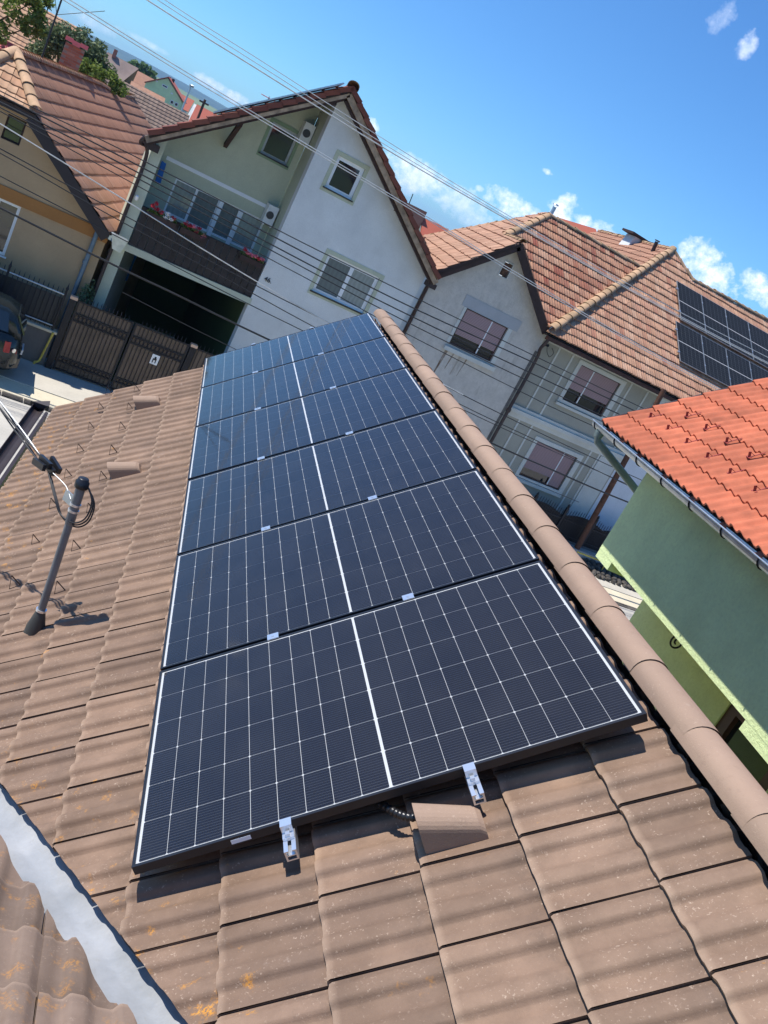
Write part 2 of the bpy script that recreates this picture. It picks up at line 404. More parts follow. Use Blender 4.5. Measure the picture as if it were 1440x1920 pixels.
def clay(name, cs, dark, rough=.8, grime=.5, vscale=1.2):
    t = NT(name); r = t.rnd()
    cr_ = t.n('ShaderNodeValToRGB'); e = cr_.color_ramp.elements
    while len(e) < len(cs): e.new(.5)
    for i, c in enumerate(cs): e[i].position = i/(len(cs)-1); e[i].color = col4(c)
    t.l(r, cr_.inputs[0])
    b = t.mix(t.math('MULTIPLY', t.ramp(t.noise(vscale, 6, .7), .42, .68), grime), cr_.outputs[0], dark)
    b = t.mix(t.math('MULTIPLY', t.ramp(t.noise(12, 5, .7), .5, .75), grime*.6), b, dark)
    t.set(t.p, 'Base Color', b); t.set(t.p, 'Roughness', rough); t.p.inputs['Specular IOR Level'].default_value = .3
    t.bump(t.noise(60, 4, .7), .4, .006); return t.m
MT['clay_red'] = clay('red_clay_tile', ['#ac7a60', '#b98c6e', '#a06850', '#c0987c', '#b28066', '#8e4c3c'], '#7d5f50', grime=.62, vscale=2.2)
MT['clay_pink'] = clay('pinkish_clay_tile', ['#bb8d70', '#c3987b', '#b08066', '#c9a286', '#a9705a'], '#8a6c58', grime=.62, vscale=2.2)
MT['clay_brown'] = clay('brown_clay_tile', ['#ac8068', '#b0846c', '#a87c64', '#b48a72'], '#8c6a57', grime=.4)
MT['clay_yellowish'] = clay('pale_clay_tile', ['#c79a78', '#d0a583', '#bd8d6c'], '#8f7a5e', grime=.6)
MT['clay_cap'] = clay('mossy_ridge_tile', ['#b08f70', '#bf9c7b', '#a58668'], '#7c6d52', grime=.75)
MT['clay_grey'] = clay('grey_old_tile', ['#8d7668', '#98806f', '#7f6a5d'], '#6a5b50', grime=.5)
MT['red_tile'] = plain('terracotta_tile', (.46, .130, .066), rough=.75, var=.18, scale=5, rv=.13, bump=.35, spec=.25, big=.34)
MT['deck'] = plain('roof_boarding', '#3a2a22', rough=.9)
MT['dark_wood'] = plain('dark_brown_wood', '#3a2620', rough=.75, var=.25, scale=9, bump=.3)
MT['fascia'] = plain('dark_fascia', '#2b2224', rough=.6, var=.15)
MT['old_wood'] = plain('weathered_rafter_wood', '#a08a74', rough=.85, var=.35, scale=5, bump=.4)
MT['brown_pipe'] = plain('brown_painted_pipe', '#33211f', rough=.5)
MT['alu'] = plain('mill_aluminium', (.78, .79, .80), rough=.32, metal=.85, var=.04)
MT['black_alu'] = plain('black_anodised_frame', (.030, .032, .038), rough=.38, metal=.6, var=.1, spec=.6)
MT['white_sheet'] = plain('white_backsheet', (.45, .47, .49), rough=.5, var=.02)
MT['black_plastic'] = plain('black_plastic', (.012, .012, .014), rough=.35, var=.1)
MT['grey_pipe'] = plain('grey_painted_steel', (.155, .165, .175), rough=.42, var=.14, scale=14, metal=.2)
MT['rubber'] = plain('dark_rubber', (.040, .041, .038), rough=.6, var=.2)
MT['zinc'] = None
t = NT('zinc_flashing'); f = t.noise(3.5, 6, .6)
b = t.mix(t.ramp(f, .3, .7), (.29, .30, .305), (.42, .425, .43))
rust = t.math('MULTIPLY', t.ramp(t.noise(11, 5, .7), .68, .72), .8); b = t.mix(rust, b, '#8a4a22')
b = t.mix(t.math('MULTIPLY', t.ramp(t.noise(30, 5, .7), .58, .8), .35), b, '#8b8577')
t.set(t.p, 'Base Color', b); t.set(t.p, 'Metallic', t.math('SUBTRACT', .3, t.math('MULTIPLY', rust, .3))); t.set(t.p, 'Roughness', t.math('ADD', .38, t.math('MULTIPLY', f, .25)))
t.bump(t.noise(7, 4), .35, .02); MT['zinc'] = t.m
MT['galv'] = plain('galvanised_steel', (.52, .56, .58), rough=.38, metal=.75, var=.12, scale=10)
MT['rust_metal'] = plain('dark_wire', (.05, .035, .03), rough=.6, metal=.4)
# solar cell: dark silicon with fine silver wires across
t = NT('solar_cell'); tcn = t.n('ShaderNodeTexCoord'); sp = t.n('ShaderNodeSeparateXYZ'); t.l(tcn.outputs['Object'], sp.inputs[0])
ln = t.math('LESS_THAN', t.math('FRACT', t.math('MULTIPLY', sp.outputs[1], 1/.01283)), .13)
r = t.n('ShaderNodeObjectInfo').outputs['Random']
b = t.mix(r, (.0055, .0060, .0110), (.0080, .0084, .0140)); b = t.mix(t.math('MULTIPLY', ln, .22), b, (.28, .29, .31))
t.set(t.p, 'Base Color', b); t.set(t.p, 'Roughness', .35); t.p.inputs['Specular IOR Level'].default_value = .25; MT['cell'] = t.m
def glass_sheet(name, dust=.012, ior=1.33, tint=(1, 1, 1)):
    t = NT(name); t.t.nodes.remove(t.p)
    tr = t.n('ShaderNodeBsdfTransparent'); tr.inputs[0].default_value = col4(tint); gl = t.n('ShaderNodeBsdfGlossy'); gl.inputs['Roughness'].default_value = .04; gl.inputs[0].default_value = (1, 1, 1, 1)
    fr = t.n('ShaderNodeFresnel'); fr.inputs[0].default_value = ior
    mx_ = t.n('ShaderNodeMixShader'); t.l(fr.outputs[0], mx_.inputs[0]); t.l(tr.outputs[0], mx_.inputs[1]); t.l(gl.outputs[0], mx_.inputs[2])
    df = t.n('ShaderNodeBsdfDiffuse'); df.inputs[0].default_value = (.62, .62, .62, 1)
    m2 = t.n('ShaderNodeMixShader'); t.l(t.math('MULTIPLY', t.math('ADD', t.ramp(t.noise(4.5, 7, .7), .35, .8), t.math('MULTIPLY', t.ramp(t.noise(22, 6, .75), .6, .75), .8)), dust), m2.inputs[0])
    t.l(mx_.outputs[0], m2.inputs[1]); t.l(df.outputs[0], m2.inputs[2]); t.l(m2.outputs[0], t.out.inputs['Surface']); return t.m
MT['panel_glass'] = glass_sheet('panel_glass', .013)
# facades
def plaster(name, c, stain=.25, sc=.9, bump=.35, bs=55, stainc=None):
    t = NT(name); c = col4(c)
    b = t.mix(t.ramp(t.noise(sc, 6, .65), .32, .72), tuple(x*.86 for x in c[:3]), tuple(min(1, x*1.06) for x in c[:3]))
    b = t.mix(t.math('MULTIPLY', t.ramp(t.noise(3.2, 6, .7, t.scalev((1, 1, .25))), .55, .78), stain), b, stainc or tuple(x*.55 for x in c[:3]))
    b = t.mix(t.math('MULTIPLY', t.ramp(t.noise(bs*.8, 4, .75), .45, .70), .30), b, tuple(x*.62 for x in c[:3]))
    b = t.mix(t.math('MULTIPLY', t.ramp(t.noise(5.5, 6, .75), .56, .74), .22), b, tuple(x*.68 for x in c[:3]))
    t.set(t.p, 'Base Color', b); t.set(t.p, 'Roughness', .9); t.p.inputs['Specular IOR Level'].default_value = .2
    t.bump(t.noise(bs, 5, .7), bump, .012); return t.m
MT['white_plaster'] = plaster('pale_grey_green_plaster', '#dcdddb', .16)
MT['green_plaster'] = plaster('grey_green_plaster', '#c0c4ac', .15)
MT['trim_plaster'] = plaster('pale_green_trim', '#bfc4b0', .1)
MT['ochre_plaster'] = plaster('ochre_plaster', '#b59b7a', .15)
MT['ochre_band'] = plaster('dark_ochre_band', '#a87645', .15)
MT['grey_plaster'] = plaster('weathered_grey_render', '#cbc5bd', .75, sc=3.2, bump=1.0, bs=18, stainc='#938d83')
MT['patch_plaster'] = plaster('new_cement_patch', '#aeb0b3', .15)
MT['wing_plaster'] = plaster('grey_panel_render', '#a9a79c', .3)
MT['wing_trim'] = plaster('pale_moulding', '#d2d3cd', .3)
MT['white_wall'] = plaster('bluish_white_plaster', '#d8dde4', .15)
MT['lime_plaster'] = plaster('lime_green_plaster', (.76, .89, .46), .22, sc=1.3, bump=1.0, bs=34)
MT['lime_lower'] = plaster('bounce_tinted_lime_plaster', (.72, .75, .36), .22, sc=1.6, bump=.9, bs=34)  # same lime wall, yellowed: warm bounce from the ground put into the colour
MT['dirt_stain'] = plain('rust_stain', '#7d6a58', rough=.9, var=.3)
MT['white_frame'] = plain('white_window_frame', (.80, .81, .82), rough=.35, var=.02)
MT['grey_frame'] = plain('grey_window_frame', (.42, .45, .45), rough=.4, var=.05)
MT['brown_frame'] = plain('brown_window_frame', '#4a2c22', rough=.45, var=.15)
MT['sill'] = plain('dark_metal_sill', '#3a3536', rough=.4, metal=.3)
def pane(name, c, rough=.04, spec=.6):
    t = NT(name); t.set(t.p, 'Base Color', c); t.set(t.p, 'Roughness', rough); t.p.inputs['Specular IOR Level'].default_value = spec
    t.bump(t.noise(1.3, 2), .03, .02); return t.m
MT['glass'] = pane('dark_window_glass', (.012, .016, .02), spec=.9)
MT['glass_curtain'] = pane('curtained_window_glass', (.30, .33, .31), spec=.6)
MT['glass_screen'] = pane('screened_window_glass', (.16, .18, .17), rough=.35, spec=.3)
for k_ in ('glass_curtain', 'glass_screen'):
    nt = MT[k_].node_tree; pb = [n for n in nt.nodes if n.type == 'BSDF_PRINCIPLED'][0]; c0 = tuple(pb.inputs['Base Color'].default_value)
    wv_ = nt.nodes.new('ShaderNodeTexWave'); wv_.wave_type = 'BANDS'; wv_.bands_direction = 'X'; wv_.inputs['Scale'].default_value = 2.6; wv_.inputs['Distortion'].default_value = 5; wv_.inputs['Detail'].default_value = 3; wv_.inputs['Detail Scale'].default_value = 1.2
    ge_ = nt.nodes.new('ShaderNodeNewGeometry'); nt.links.new(ge_.outputs['Position'], wv_.inputs['Vector'])
    mr_ = nt.nodes.new('ShaderNodeMixRGB'); nt.links.new(wv_.outputs['Fac'], mr_.inputs[0]); mr_.inputs[1].default_value = tuple(x*.88 for x in c0[:3])+(1,); mr_.inputs[2].default_value = tuple(x*1.04 for x in c0[:3])+(1,); nt.links.new(mr_.outputs[0], pb.inputs['Base Color'])
t = NT('maroon_roller_shutter'); wv = t.n('ShaderNodeTexWave', wave_type='BANDS', bands_direction='Z'); wv.inputs['Scale'].default_value = 8.2; t.l(t.pos(), wv.inputs['Vector'])
t.set(t.p, 'Base Color', t.mix(t.ramp(wv.outputs['Fac'], 0, .35), '#6a5254', '#a88c8d')); t.set(t.p, 'Roughness', .5); t.bump(wv.outputs['Fac'], .5, .01); MT['shutter'] = t.m
MT['ac_white'] = plain('white_enamel', (.72, .73, .71), rough=.4, var=.04)
MT['ac_dark'] = plain('dark_grille', (.06, .06, .06), rough=.6)
MT['blue_cloth'] = plain('blue_cloth', '#1d5fa8', rough=.8)
MT['gate_board'] = plain('brown_gate_sheet', '#66564a', rough=.6, var=.2, scale=3)
MT['gate_iron'] = plain('black_wrought_iron', '#1c1a22', rough=.5, metal=.3)
MT['peach_cap'] = plain('peach_post_cap', '#d9b295', rough=.7)
MT['concrete'] = plaster('street_concrete', '#b7b2a8', .3, sc=.8, bump=.25, bs=25)
MT['pavement'] = plaster('pavement_concrete', '#bdb7aa', .25, sc=1.1, bump=.3, bs=25)
MT['kerb'] = plaster('kerb_concrete', '#d2c7ad', .2, sc=1.5)
MT['lowwall'] = plaster('stained_low_wall', '#6f6d6c', .6, sc=1.6, bump=.6)
MT['stone'] = plain('dark_rubble_stone', '#4f4a44', rough=.9, var=.35, scale=9, bump=.6, rv=.3)
MT['yellow_pipe'] = plain('yellow_gas_pipe', '#c7b24e', rough=.5, var=.15)
MT['brick'] = clay('chimney_brick', ['#a9614b', '#b56f57', '#9a5443', '#c08a74'], '#8b7466', grime=.5, vscale=4)
MT['pink_sheet'] = plain('pink_red_sheet_metal', '#d26a6e', rough=.45, var=.06)
MT['pole_wood'] = plain('brown_wooden_pole', '#5a3a2a', rough=.85, var=.35, scale=7, bump=.5)
MT['wire'] = plain('black_cable', (.018, .018, .02), rough=.5)
MT['pale_wire'] = plain('bare_aluminium_wire', (.62, .62, .60), rough=.4, metal=.5)
def leaf(name, a, b, tr=.35):
    t = NT(name); c = t.mix(t.rnd(), a, b); t.set(t.p, 'Base Color', c); t.set(t.p, 'Roughness', .6); t.p.inputs['Specular IOR Level'].default_value = .3
    tl = t.n('ShaderNodeBsdfTranslucent'); t.l(c, tl.inputs[0]); ms = t.n('ShaderNodeMixShader'); ms.inputs[0].default_value = tr
    t.l(t.p.outputs[0], ms.inputs[1]); t.l(tl.outputs[0], ms.inputs[2]); t.l(ms.outputs[0], t.out.inputs['Surface']); return t.m
MT['leaf'] = leaf('walnut_leaves', (.085, .150, .03), (.24, .31, .07))
MT['leaf_dark'] = leaf('juniper_needles', (.075, .125, .060), (.19, .24, .115), .25)
MT['leaf_far'] = leaf('far_leaves', (.09, .17, .05), (.18, .26, .08), .25)
MT['bark'] = plain('bark', '#5b4a3b', rough=.9, var=.3, bump=.5)
MT['petal_red'] = plain('red_petals', '#c01f35', rough=.6, rv=.2); MT['petal_pink'] = plain('pink_petals', '#e4788a', rough=.6, rv=.15); MT['petal_white'] = plain('white_petals', '#e9e4e2', rough=.6)
MT['green_far'] = plaster('sun_brightened_green_plaster', '#d3e8b6', .1); MT['roof_far_red'] = clay('far_red_tiles', ['#b3604c', '#b86a54'], '#8a5a4a', grime=.3, vscale=.5)  # green_far is paled: sunlight on the far gable put into its colour
# ------------------------------------------------------------------ ground and street
def sheet(name, pts, mat, z0, label=None):
    m = MB(); m.add([(x, y, z0) for x, y in pts], [tuple(range(len(pts)))]); o = m.build(name, mat); o['kind'] = 'structure'; return o
t = NT('earth_and_grass'); b = t.mix(t.ramp(t.noise(.02, 5), .4, .6), (.055, .085, .030), (.13, .115, .075)); t.set(t.p, 'Base Color', b); t.set(t.p, 'Roughness', .95); MT['earth'] = t.m
sheet('ground', [(-5200, -5200), (6200, -5200), (6200, 5200), (-5200, 5200)], MT['earth'], -.16)
sheet('road', [(-60, 9.2), (60, 9.2), (60, 18.05), (-60, 18.05)], MT['concrete'], -.13)
def slab(name, x0, x1, y0, y1, z0, z1, mat):
    o = MB().box(x0, x1, y0, y1, z0, z1).build(name, mat); o['kind'] = 'structure'; return o
slab('pavement', -60, 60, 18.68, 21.15, -.2, 0.0, MT['pavement'])
o = MB().prism([(-60, 18.05, -.125), (-60, 18.675, -.02), (-60, 18.675, -.2), (-60, 18.05, -.2)], (120, 0, 0)).build('kerb_ramp', MT['kerb']); o['kind'] = 'structure'
slab('near_pavement', -60, 60, 7.7, 9.2, -.2, 0.0, MT['pavement'])
slab('yard', -14, 4.2, -8, 7.7, -.2, -.02, MT['concrete'])
rg = random.Random(5)
gut = MB()
for i in range(46):
    x = -2.2 + i*.46; gut.box(x+.01, x+.44, 17.80, 18.04, -.14, -.105+rg.uniform(-.012, .012))
o = gut.build('gutter_cobbles', MT['stone']); o['kind'] = 'structure'

# ------------------------------------------------------------------ the house in front, with the panels
house = thing('tiled_house', V((0, 0, 0)) + RD*3.5 - SD*0.2, 'foreground house roofed with brown concrete tiles under the solar panels', 'house')
TW, TE = .300, .3170
def prof(x):
    def sm(a, b): k = min(1, max(0, (x-a)/(b-a))); return k*k*(3-2*k)
    r1 = (.10 + .90*sm(0, .12))*(1-sm(.225, .30)); r2 = sm(.44, .60)*(1-sm(.705, .78))
    return .0230*max(r1, r2) + .008*sm(.86, .91)
XS = [0, .04, .08, .12, .215, .24, .262, .285, .305, .44, .48, .52, .56, .60, .695, .72, .742, .765, .785, .86, .91, 1.0]
own_me = tile_mesh('tile', TW, TE, prof, MT['own_tile'], t=.026, ov=.06, th=.020, gap=.006, xs=XS)
TO = -.158                                   # tile bed below the plane of the panels' glass
RF = plane_frame(O0 + NR*TO, -RD, UPS)        # x = -s, y = u
UR = .085                                    # ridge in roof coordinates
VAL = lambda s: -1.892 - .640*s              # cut edge of the tiles along the valley
roof = deck('roof', RF, [(-7.12, -3.36), (-7.12, UR), (3.0, UR), (3.0, VAL(-3.0)-.12), (-2.2, -3.36)], MT['deck'], house, drop=.035, th=.08)
under = lambda x, y: -6.8 < x < -.12 and -1.6 < y < -.35
poly = [(-7.12, -3.40), (-7.12, UR-.02), (1.75, UR-.02), (1.75, VAL(-1.75)), (-2.43, -3.40)]
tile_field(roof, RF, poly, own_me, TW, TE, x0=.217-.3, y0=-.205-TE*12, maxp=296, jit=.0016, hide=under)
# far side slope of the same roof
UP2 = -SD*math.cos(TH) + V((0, 0, math.sin(TH))); RIDGE0 = O0 + NR*TO + UPS*UR
RF2 = plane_frame(RIDGE0, RD, UP2)
rr2 = deck('rear_slope', RF2, to2(RF2, [RIDGE0+RD*7.12, RIDGE0-RD*3, RIDGE0-RD*3-UP2*3.56, RIDGE0+RD*7.12-UP2*3.56]), MT['deck'], house, drop=.035, th=.08)
bud0 = [0]
tile_field(rr2, RF2, to2(RF2, [RIDGE0+RD*7.12, RIDGE0-RD*1.5, RIDGE0-RD*1.5-UP2*3.56, RIDGE0+RD*7.12-UP2*3.56]), own_me, TW, TE, y0=-.1, maxp=0)
caps(roof, RIDGE0 - RD*1.65 + SD*.017 + V((0, 0, .046)), RIDGE0 + RD*7.15 + SD*.017 + V((0, 0, .046)), MT['ridge'], w=.080, h=.080, L=.40, n=15, taper=.990, jit=.0012, th=.002, lip=(.0015, .998, .001))
# walls, fascia, gutter
def P3(s, xs, z): return RD*s + SD*xs + V((0, 0, z))
EV = RIDGE0 - UPS*3.605; ex = EV.dot(SD); rx = RIDGE0.dot(SD)
m = MB(); m.prism([P3(6.95, ex+.35, 0), P3(6.95, 2*rx-ex-.35, 0), P3(6.95, 2*rx-ex-.35, EV.z+.12), P3(6.95, rx, RIDGE0.z-.16), P3(6.95, ex+.35, EV.z+.12)], -RD*.3); m.build('gable_wall', MT['lime_plaster'], house)
m = MB(); m.prism([P3(6.64, ex+.35, 0), P3(6.64, ex+.65, 0), P3(6.64, ex+.65, EV.z+.2), P3(6.64, ex+.35, EV.z+.15)], -RD*9); m.prism([P3(6.64, 2*rx-ex-.65, 0), P3(6.64, 2*rx-ex-.35, 0), P3(6.64, 2*rx-ex-.35, EV.z+.15), P3(6.64, 2*rx-ex-.65, EV.z+.2)], -RD*9); m.build('side_wall', MT['lime_plaster'], house)
m = MB(); n = 9
for (a0, a1, rr_) in ((0, 1, .085),):
    A, B = P3(2.6, ex-.075, EV.z-.06), P3(7.40, ex-.075, EV.z-.06); vs = []
    for P_ in (A, B):
        for r_ in (.066, .060):
            for i in range(n):
                k = math.pi*i/(n-1); vs.append(P_ + SD*(-math.cos(k)*r_) + V((0, 0, -math.sin(k)*r_+.06)))
    for i in range(n-1):
        m.add([vs[i], vs[i+1], vs[2*n+i+1], vs[2*n+i]], [(0, 1, 2, 3)], True); m.add([vs[n+i], vs[n+i+1], vs[3*n+i+1], vs[3*n+i]], [(3, 2, 1, 0)], True)
    for q in (0, n-1): m.add([vs[q], vs[n+q], vs[3*n+q], vs[2*n+q]], [(0, 1, 2, 3)])
    m.add(vs[2*n:3*n], [tuple(range(n))])
m.build('gutter', MT['fascia'], house)
m = MB(); m.bar(P3(2.6, ex+.03, EV.z-.06), P3(7.15, ex+.03, EV.z-.06), .03, .19); m.build('fascia_board', MT['fascia'], house)
m = MB(); m.prism([P3(7.33, ex-.17, EV.z+.02), P3(7.33, ex+.02, EV.z+.035), P3(7.44, ex-.0, EV.z+.06), P3(7.39, ex-.16, EV.z+.0)], (0, 0, -.05)); m.build('gutter_end', MT['fascia'], house)
# hooded vent tiles: an arch that opens down the slope
def vent(s, u, L=.20, w=.115, h=.150, hb=.062, name='vent_tile'):
    m = MB(); F = PF @ Matrix.Translation((u, s, TO+.020)); na = 13
    def ring(k, inset=0):
        hh = h*(1-k)+hb*k-inset; ww = (w/2-inset)*(1-.12*k); r = [(ww*1.06, -.03)]
        return r + [(ww*math.cos(math.pi*i/(na-1)), hh-ww*.85+ww*.85*math.sin(math.pi*i/(na-1))) for i in range(na)] + [(-ww*1.06, -.03)]
    ks = (0, .05, .5, .92, 1.0); n = na+2
    for inset in (0, .014):
        rows = [[F @ V((k*L+(.0 if not inset else -.001), y, z-(.012 if k == 1 else 0))) for (y, z) in ring(k, inset)] for k in ks]
        fs = [(j*n+i, j*n+i+1, (j+1)*n+i+1, (j+1)*n+i) for j in range(len(ks)-1) for i in range(n-1)]
        m.add([v for r in rows for v in r], [f if inset else f[::-1] for f in fs], False)
        if not inset: m.add(rows[-1], [tuple(range(n))])
    a_, b_ = ring(0), ring(0, .014)
    for i in range(n-1): m.add([F @ V((0, *a_[i])), F @ V((0, *a_[i+1])), F @ V((-.001, *b_[i+1])), F @ V((-.001, *b_[i]))], [(0, 1, 2, 3)])
    return m.build(name, MT['ridge'], roof)
vent(-.122, -.81); vent(6.20, -2.40, L=.22, h=.13, w=.13); vent(4.36, -2.40, L=.22, h=.13, w=.13)
# wire snow guards in two staggered rows
def guard_mesh():
    m = MB(); m.bar((.075, 0, .0), (.050, .0, .085), .007, .004, (0, 1, 0)); m.bar((.050, 0, .085), (.0, 0, .0), .0035, .0035, (0, 1, 0)); m.bar((-.0, 0, .001), (.075, .0, .002), .004, .004, (0, 1, 0))
    me = bpy.data.meshes.new('snow_guard'); me.from_pydata(m.v, [], m.f); me.materials.append(MT['rust_metal']); return me
gme = guard_mesh(); rg = random.Random(2)
for (u, ss) in ((-2.80, (2.757, 3.387, 3.99, 4.615, 5.21, 5.84, 6.465, 7.02)), (-2.475, (2.50, 3.07, 3.69, 4.31, 4.90, 5.535, 6.16, 6.79))):
    for s in ss:
        o = bpy.data.objects.new('snow_guard', gme); col.objects.link(o); o.matrix_basis = PF @ Matrix.Translation((u-.02, s, TO+.045)) @ Matrix.Rotation(rg.uniform(-.12, .12), 4, 'Z') @ Matrix.Scale(rg.uniform(.78, .92), 4); par(o, roof)
# second roof beyond the valley and the zinc valley lining
FD0, FD1 = V((-1.567, .880, 4.321)), V((-1.232, -.239, 4.766)); vdir = (FD1-FD0).normalized(); ph2 = rad(23.03)
UPB = -RD*math.cos(ph2) + V((0, 0, math.sin(ph2))); BF = plane_frame(FD0, SD, UPB); NB = BF.to_3x3() @ V((0, 0, 1))
vd2 = (BF.to_3x3().inverted() @ vdir); lat = V((vd2.y, -vd2.x, 0)).normalized()
if (BF.to_3x3() @ lat).dot(SD) > 0: lat = -lat
a_ = lat*.048 - vd2*1.6; b_ = lat*.048 + vd2*1.9; c_ = b_ + V((math.copysign(1.6, lat.x), 0, 0)); d_ = a_ + V((math.copysign(2.2, lat.x), 0, 0))
polyb = [tuple(p[:2]) for p in (a_, b_, c_, d_)]
rear = deck('lower_roof', BF, polyb, MT['deck'], house, drop=.08, th=.06)
old_me = tile_mesh('tile', TW, .33, prof, MT['old_tile'], t=.026, ov=.06, th=.020, gap=.004, xs=XS)
BF2 = BF @ Matrix.Translation((0, 0, -.035))
tile_field(rear, BF2, polyb, old_me, TW, .33, x0=.09, y0=.12, maxp=120, jit=.003)
m = MB(); K = 44; cross = SD - vdir*SD.dot(vdir)
for i in range(K+1):
    s_ = -1.5 + 3.4*i/K; p = FD0 + vdir*s_; mr = (UPS - vdir*UPS.dot(vdir)).normalized(); lb = (BF.to_3x3() @ lat)
    w1 = noise.noise((s_*3.1, 0, 0))*.012; w2 = noise.noise((s_*5.3, 4, 0))*.02; w3 = noise.noise((s_*9.0, 9, 0))*.006
    rowp = [p + mr*.24 - NR*.075, p + mr*(.165+w1) - NR*(.050-w3), p + mr*.10 - NR*(.030-w3*1.4), p + mr*.02 - NR*(.036), p - NR*.022, p + lb*.02 - NB*.034, p + lb*(.055+w2*.5) - NB*(.034-w3), p + lb*(.12) - NB*.060]
    m.v += [tuple(q) for q in rowp]
nr = 8
m.f = [(i*nr+j, i*nr+j+1, (i+1)*nr+j+1, (i+1)*nr+j) for i in range(K) for j in range(nr-1)]; m.sm = [True]*len(m.f)
m.build('valley_flashing', MT['zinc'], house)
m = MB(); q = FD0 - V((0, 0, .06))
m.prism([P3(.3, ex-3.2, 0), P3(.3, ex+1.0, 0), P3(.3, ex+1.0, 4.0), P3(.3, ex-3.2, 4.0)], -RD*5); m.build('back_wing_wall', MT['lime_plaster'], house)

# solar panels ------------------------------------------------------
PW, PL, PG = 1.722, 1.134, .020
cellm = MB(); cw, ch, k = .0913, .1811, .0042
cellm.add([(-cw/2+k, -ch/2, 0), (cw/2-k, -ch/2, 0), (cw/2, -ch/2+k, 0), (cw/2, ch/2-k, 0), (cw/2-k, ch/2, 0), (-cw/2+k, ch/2, 0), (-cw/2, ch/2-k, 0), (-cw/2, -ch/2+k, 0)], [tuple(range(8))])
cme = bpy.data.meshes.new('cell'); cme.from_pydata(cellm.v, [], cellm.f); cme.materials.append(MT['cell'])
def lm(m, name, mat, parent, M):
    me = bpy.data.meshes.new(name); me.from_pydata(m.v, [], m.f); me.materials.append(mat); o = bpy.data.objects.new(name, me); col.objects.link(o); o.matrix_basis = M; par(o, parent); return o
order = ['nearest solar panel of the foreground row, its whole lower frame edge in view', 'second solar panel from the near end of the foreground row', 'third solar panel from the near end of the foreground row', 'fourth solar panel from the near end of the foreground row', 'fifth solar panel from the near end, last but one in the foreground row', 'farthest solar panel of the foreground row, at the gable end']
p0 = None
for i in range(6):
    M = PF @ Matrix.Translation((0, i*(PL+PG), 0))
    if i == 0:
        p0 = thing('solar_panel', (0, 0, 0), order[0], 'solar panel', 'solar panels on the foreground roof'); p0.matrix_basis = PF @ Matrix.Translation((-PW, 0, -.03))
        m = MB(); w = .011
        for (x0, x1, y0, y1) in ((-PW, 0, 0, w), (-PW, 0, PL-w, PL), (-PW, -PW+w, w, PL-w), (-w, 0, w, PL-w)): m.box(x0, x1, y0, y1, -.033, 0)
        lm(m, 'frame', MT['black_alu'], p0, M)
        lam = lm(MB().box(-PW+w, -w, w, PL-w, -.008, -.0040), 'laminate', MT['white_sheet'], p0, M)
        lm(MB().add([(-PW+w, w, -.0012), (-w, w, -.0012), (-w, PL-w, -.0012), (-PW+w, PL-w, -.0012)], [(0, 1, 2, 3)]), 'glass_pane', MT['panel_glass'], p0, M)
        pitch = .09294
        for a in range(18):
            x = -PW + w + .009 + pitch*(a+.5) + (.009 if a >= 9 else 0)
            for b in range(6):
                y = w + .006 + .18333*(b+.5)
                o = bpy.data.objects.new('cell', cme); col.objects.link(o); o.matrix_basis = M @ Matrix.Translation((x, y, -.0030)); par(o, lam)
    else:
        c = copy_tree(p0, PF @ Matrix.Translation((0, i*(PL+PG), 0)) @ Matrix.Rotation(.0010*math.sin(i*2.3), 4, 'X') @ Matrix.Rotation(.0010*math.cos(i*1.9), 4, 'Y') @ PF.inverted()); c['label'] = order[i]
stk = lm(MB().box(-1.40, -1.335, -.0015, .003, -.026, -.010), 'rating_sticker', MT['white_frame'], p0, PF)
# rails and clamps
for (u, lab) in ((-1.215, 'aluminium mounting rail nearer the eave, its end clamp under the near panel'), (-.603, 'aluminium mounting rail nearer the ridge, its end clamp under the near panel')):
    r = thing('mounting_rail', PF @ V((u, 3.4, -.08)), lab, 'mounting rail', 'rails under the foreground panels')
    m = MB()
    for (x0, x1, z0, z1) in ((-.020, -.014, -.074, -.034), (.014, .020, -.074, -.034), (-.014, .014, -.074, -.069), (-.014, -.006, -.039, -.034), (.006, .014, -.039, -.034), (-.014, .014, -.056, -.052)): m.box(u+x0, u+x1, -.095, 6.97, z0, z1)
    lm(m, 'rail', MT['alu'], r, PF)
    for s in (-.020, 6.924):
        sg = 1 if s < 0 else -1
        m = MB(); m.box(u-.019, u+.019, s, s+sg*.030, .001, .005); m.box(u-.019, u+.019, s-sg*.0, s-sg*.004, -.034, .005); m.box(u-.019, u+.019, s-sg*.004, s-sg*.028, -.034, -.024); m.box(u-.007, u+.007, s-sg*.010, s-sg*.024, -.040, -.012)
        lm(m, 'end_clamp', MT['alu'], r, PF)
    for i in range(1, 6):
        s = i*(PL+PG) - PG/2
        m = MB(); m.box(u-.025, u+.025, s-.021, s+.021, .001, .0055); m.box(u-.012, u+.012, s-.006, s+.006, -.034, .001); m.box(u-.006, u+.006, s-.006, s+.006, .0055, .010)
        lm(m, 'mid_clamp', MT['alu'], r, PF)
    for s in (.45, 1.65, 2.85, 4.05, 5.25, 6.45):
        m = MB(); m.box(u-.03, u+.01, s-.015, s+.015, -.125, -.118); m.box(u-.03, u-.022, s-.015, s+.015, -.125, -.06); m.box(u-.22, u-.022, s-.015, s+.015, -.124, -.119); lm(m, 'roof_hook', MT['galv'], r, PF)
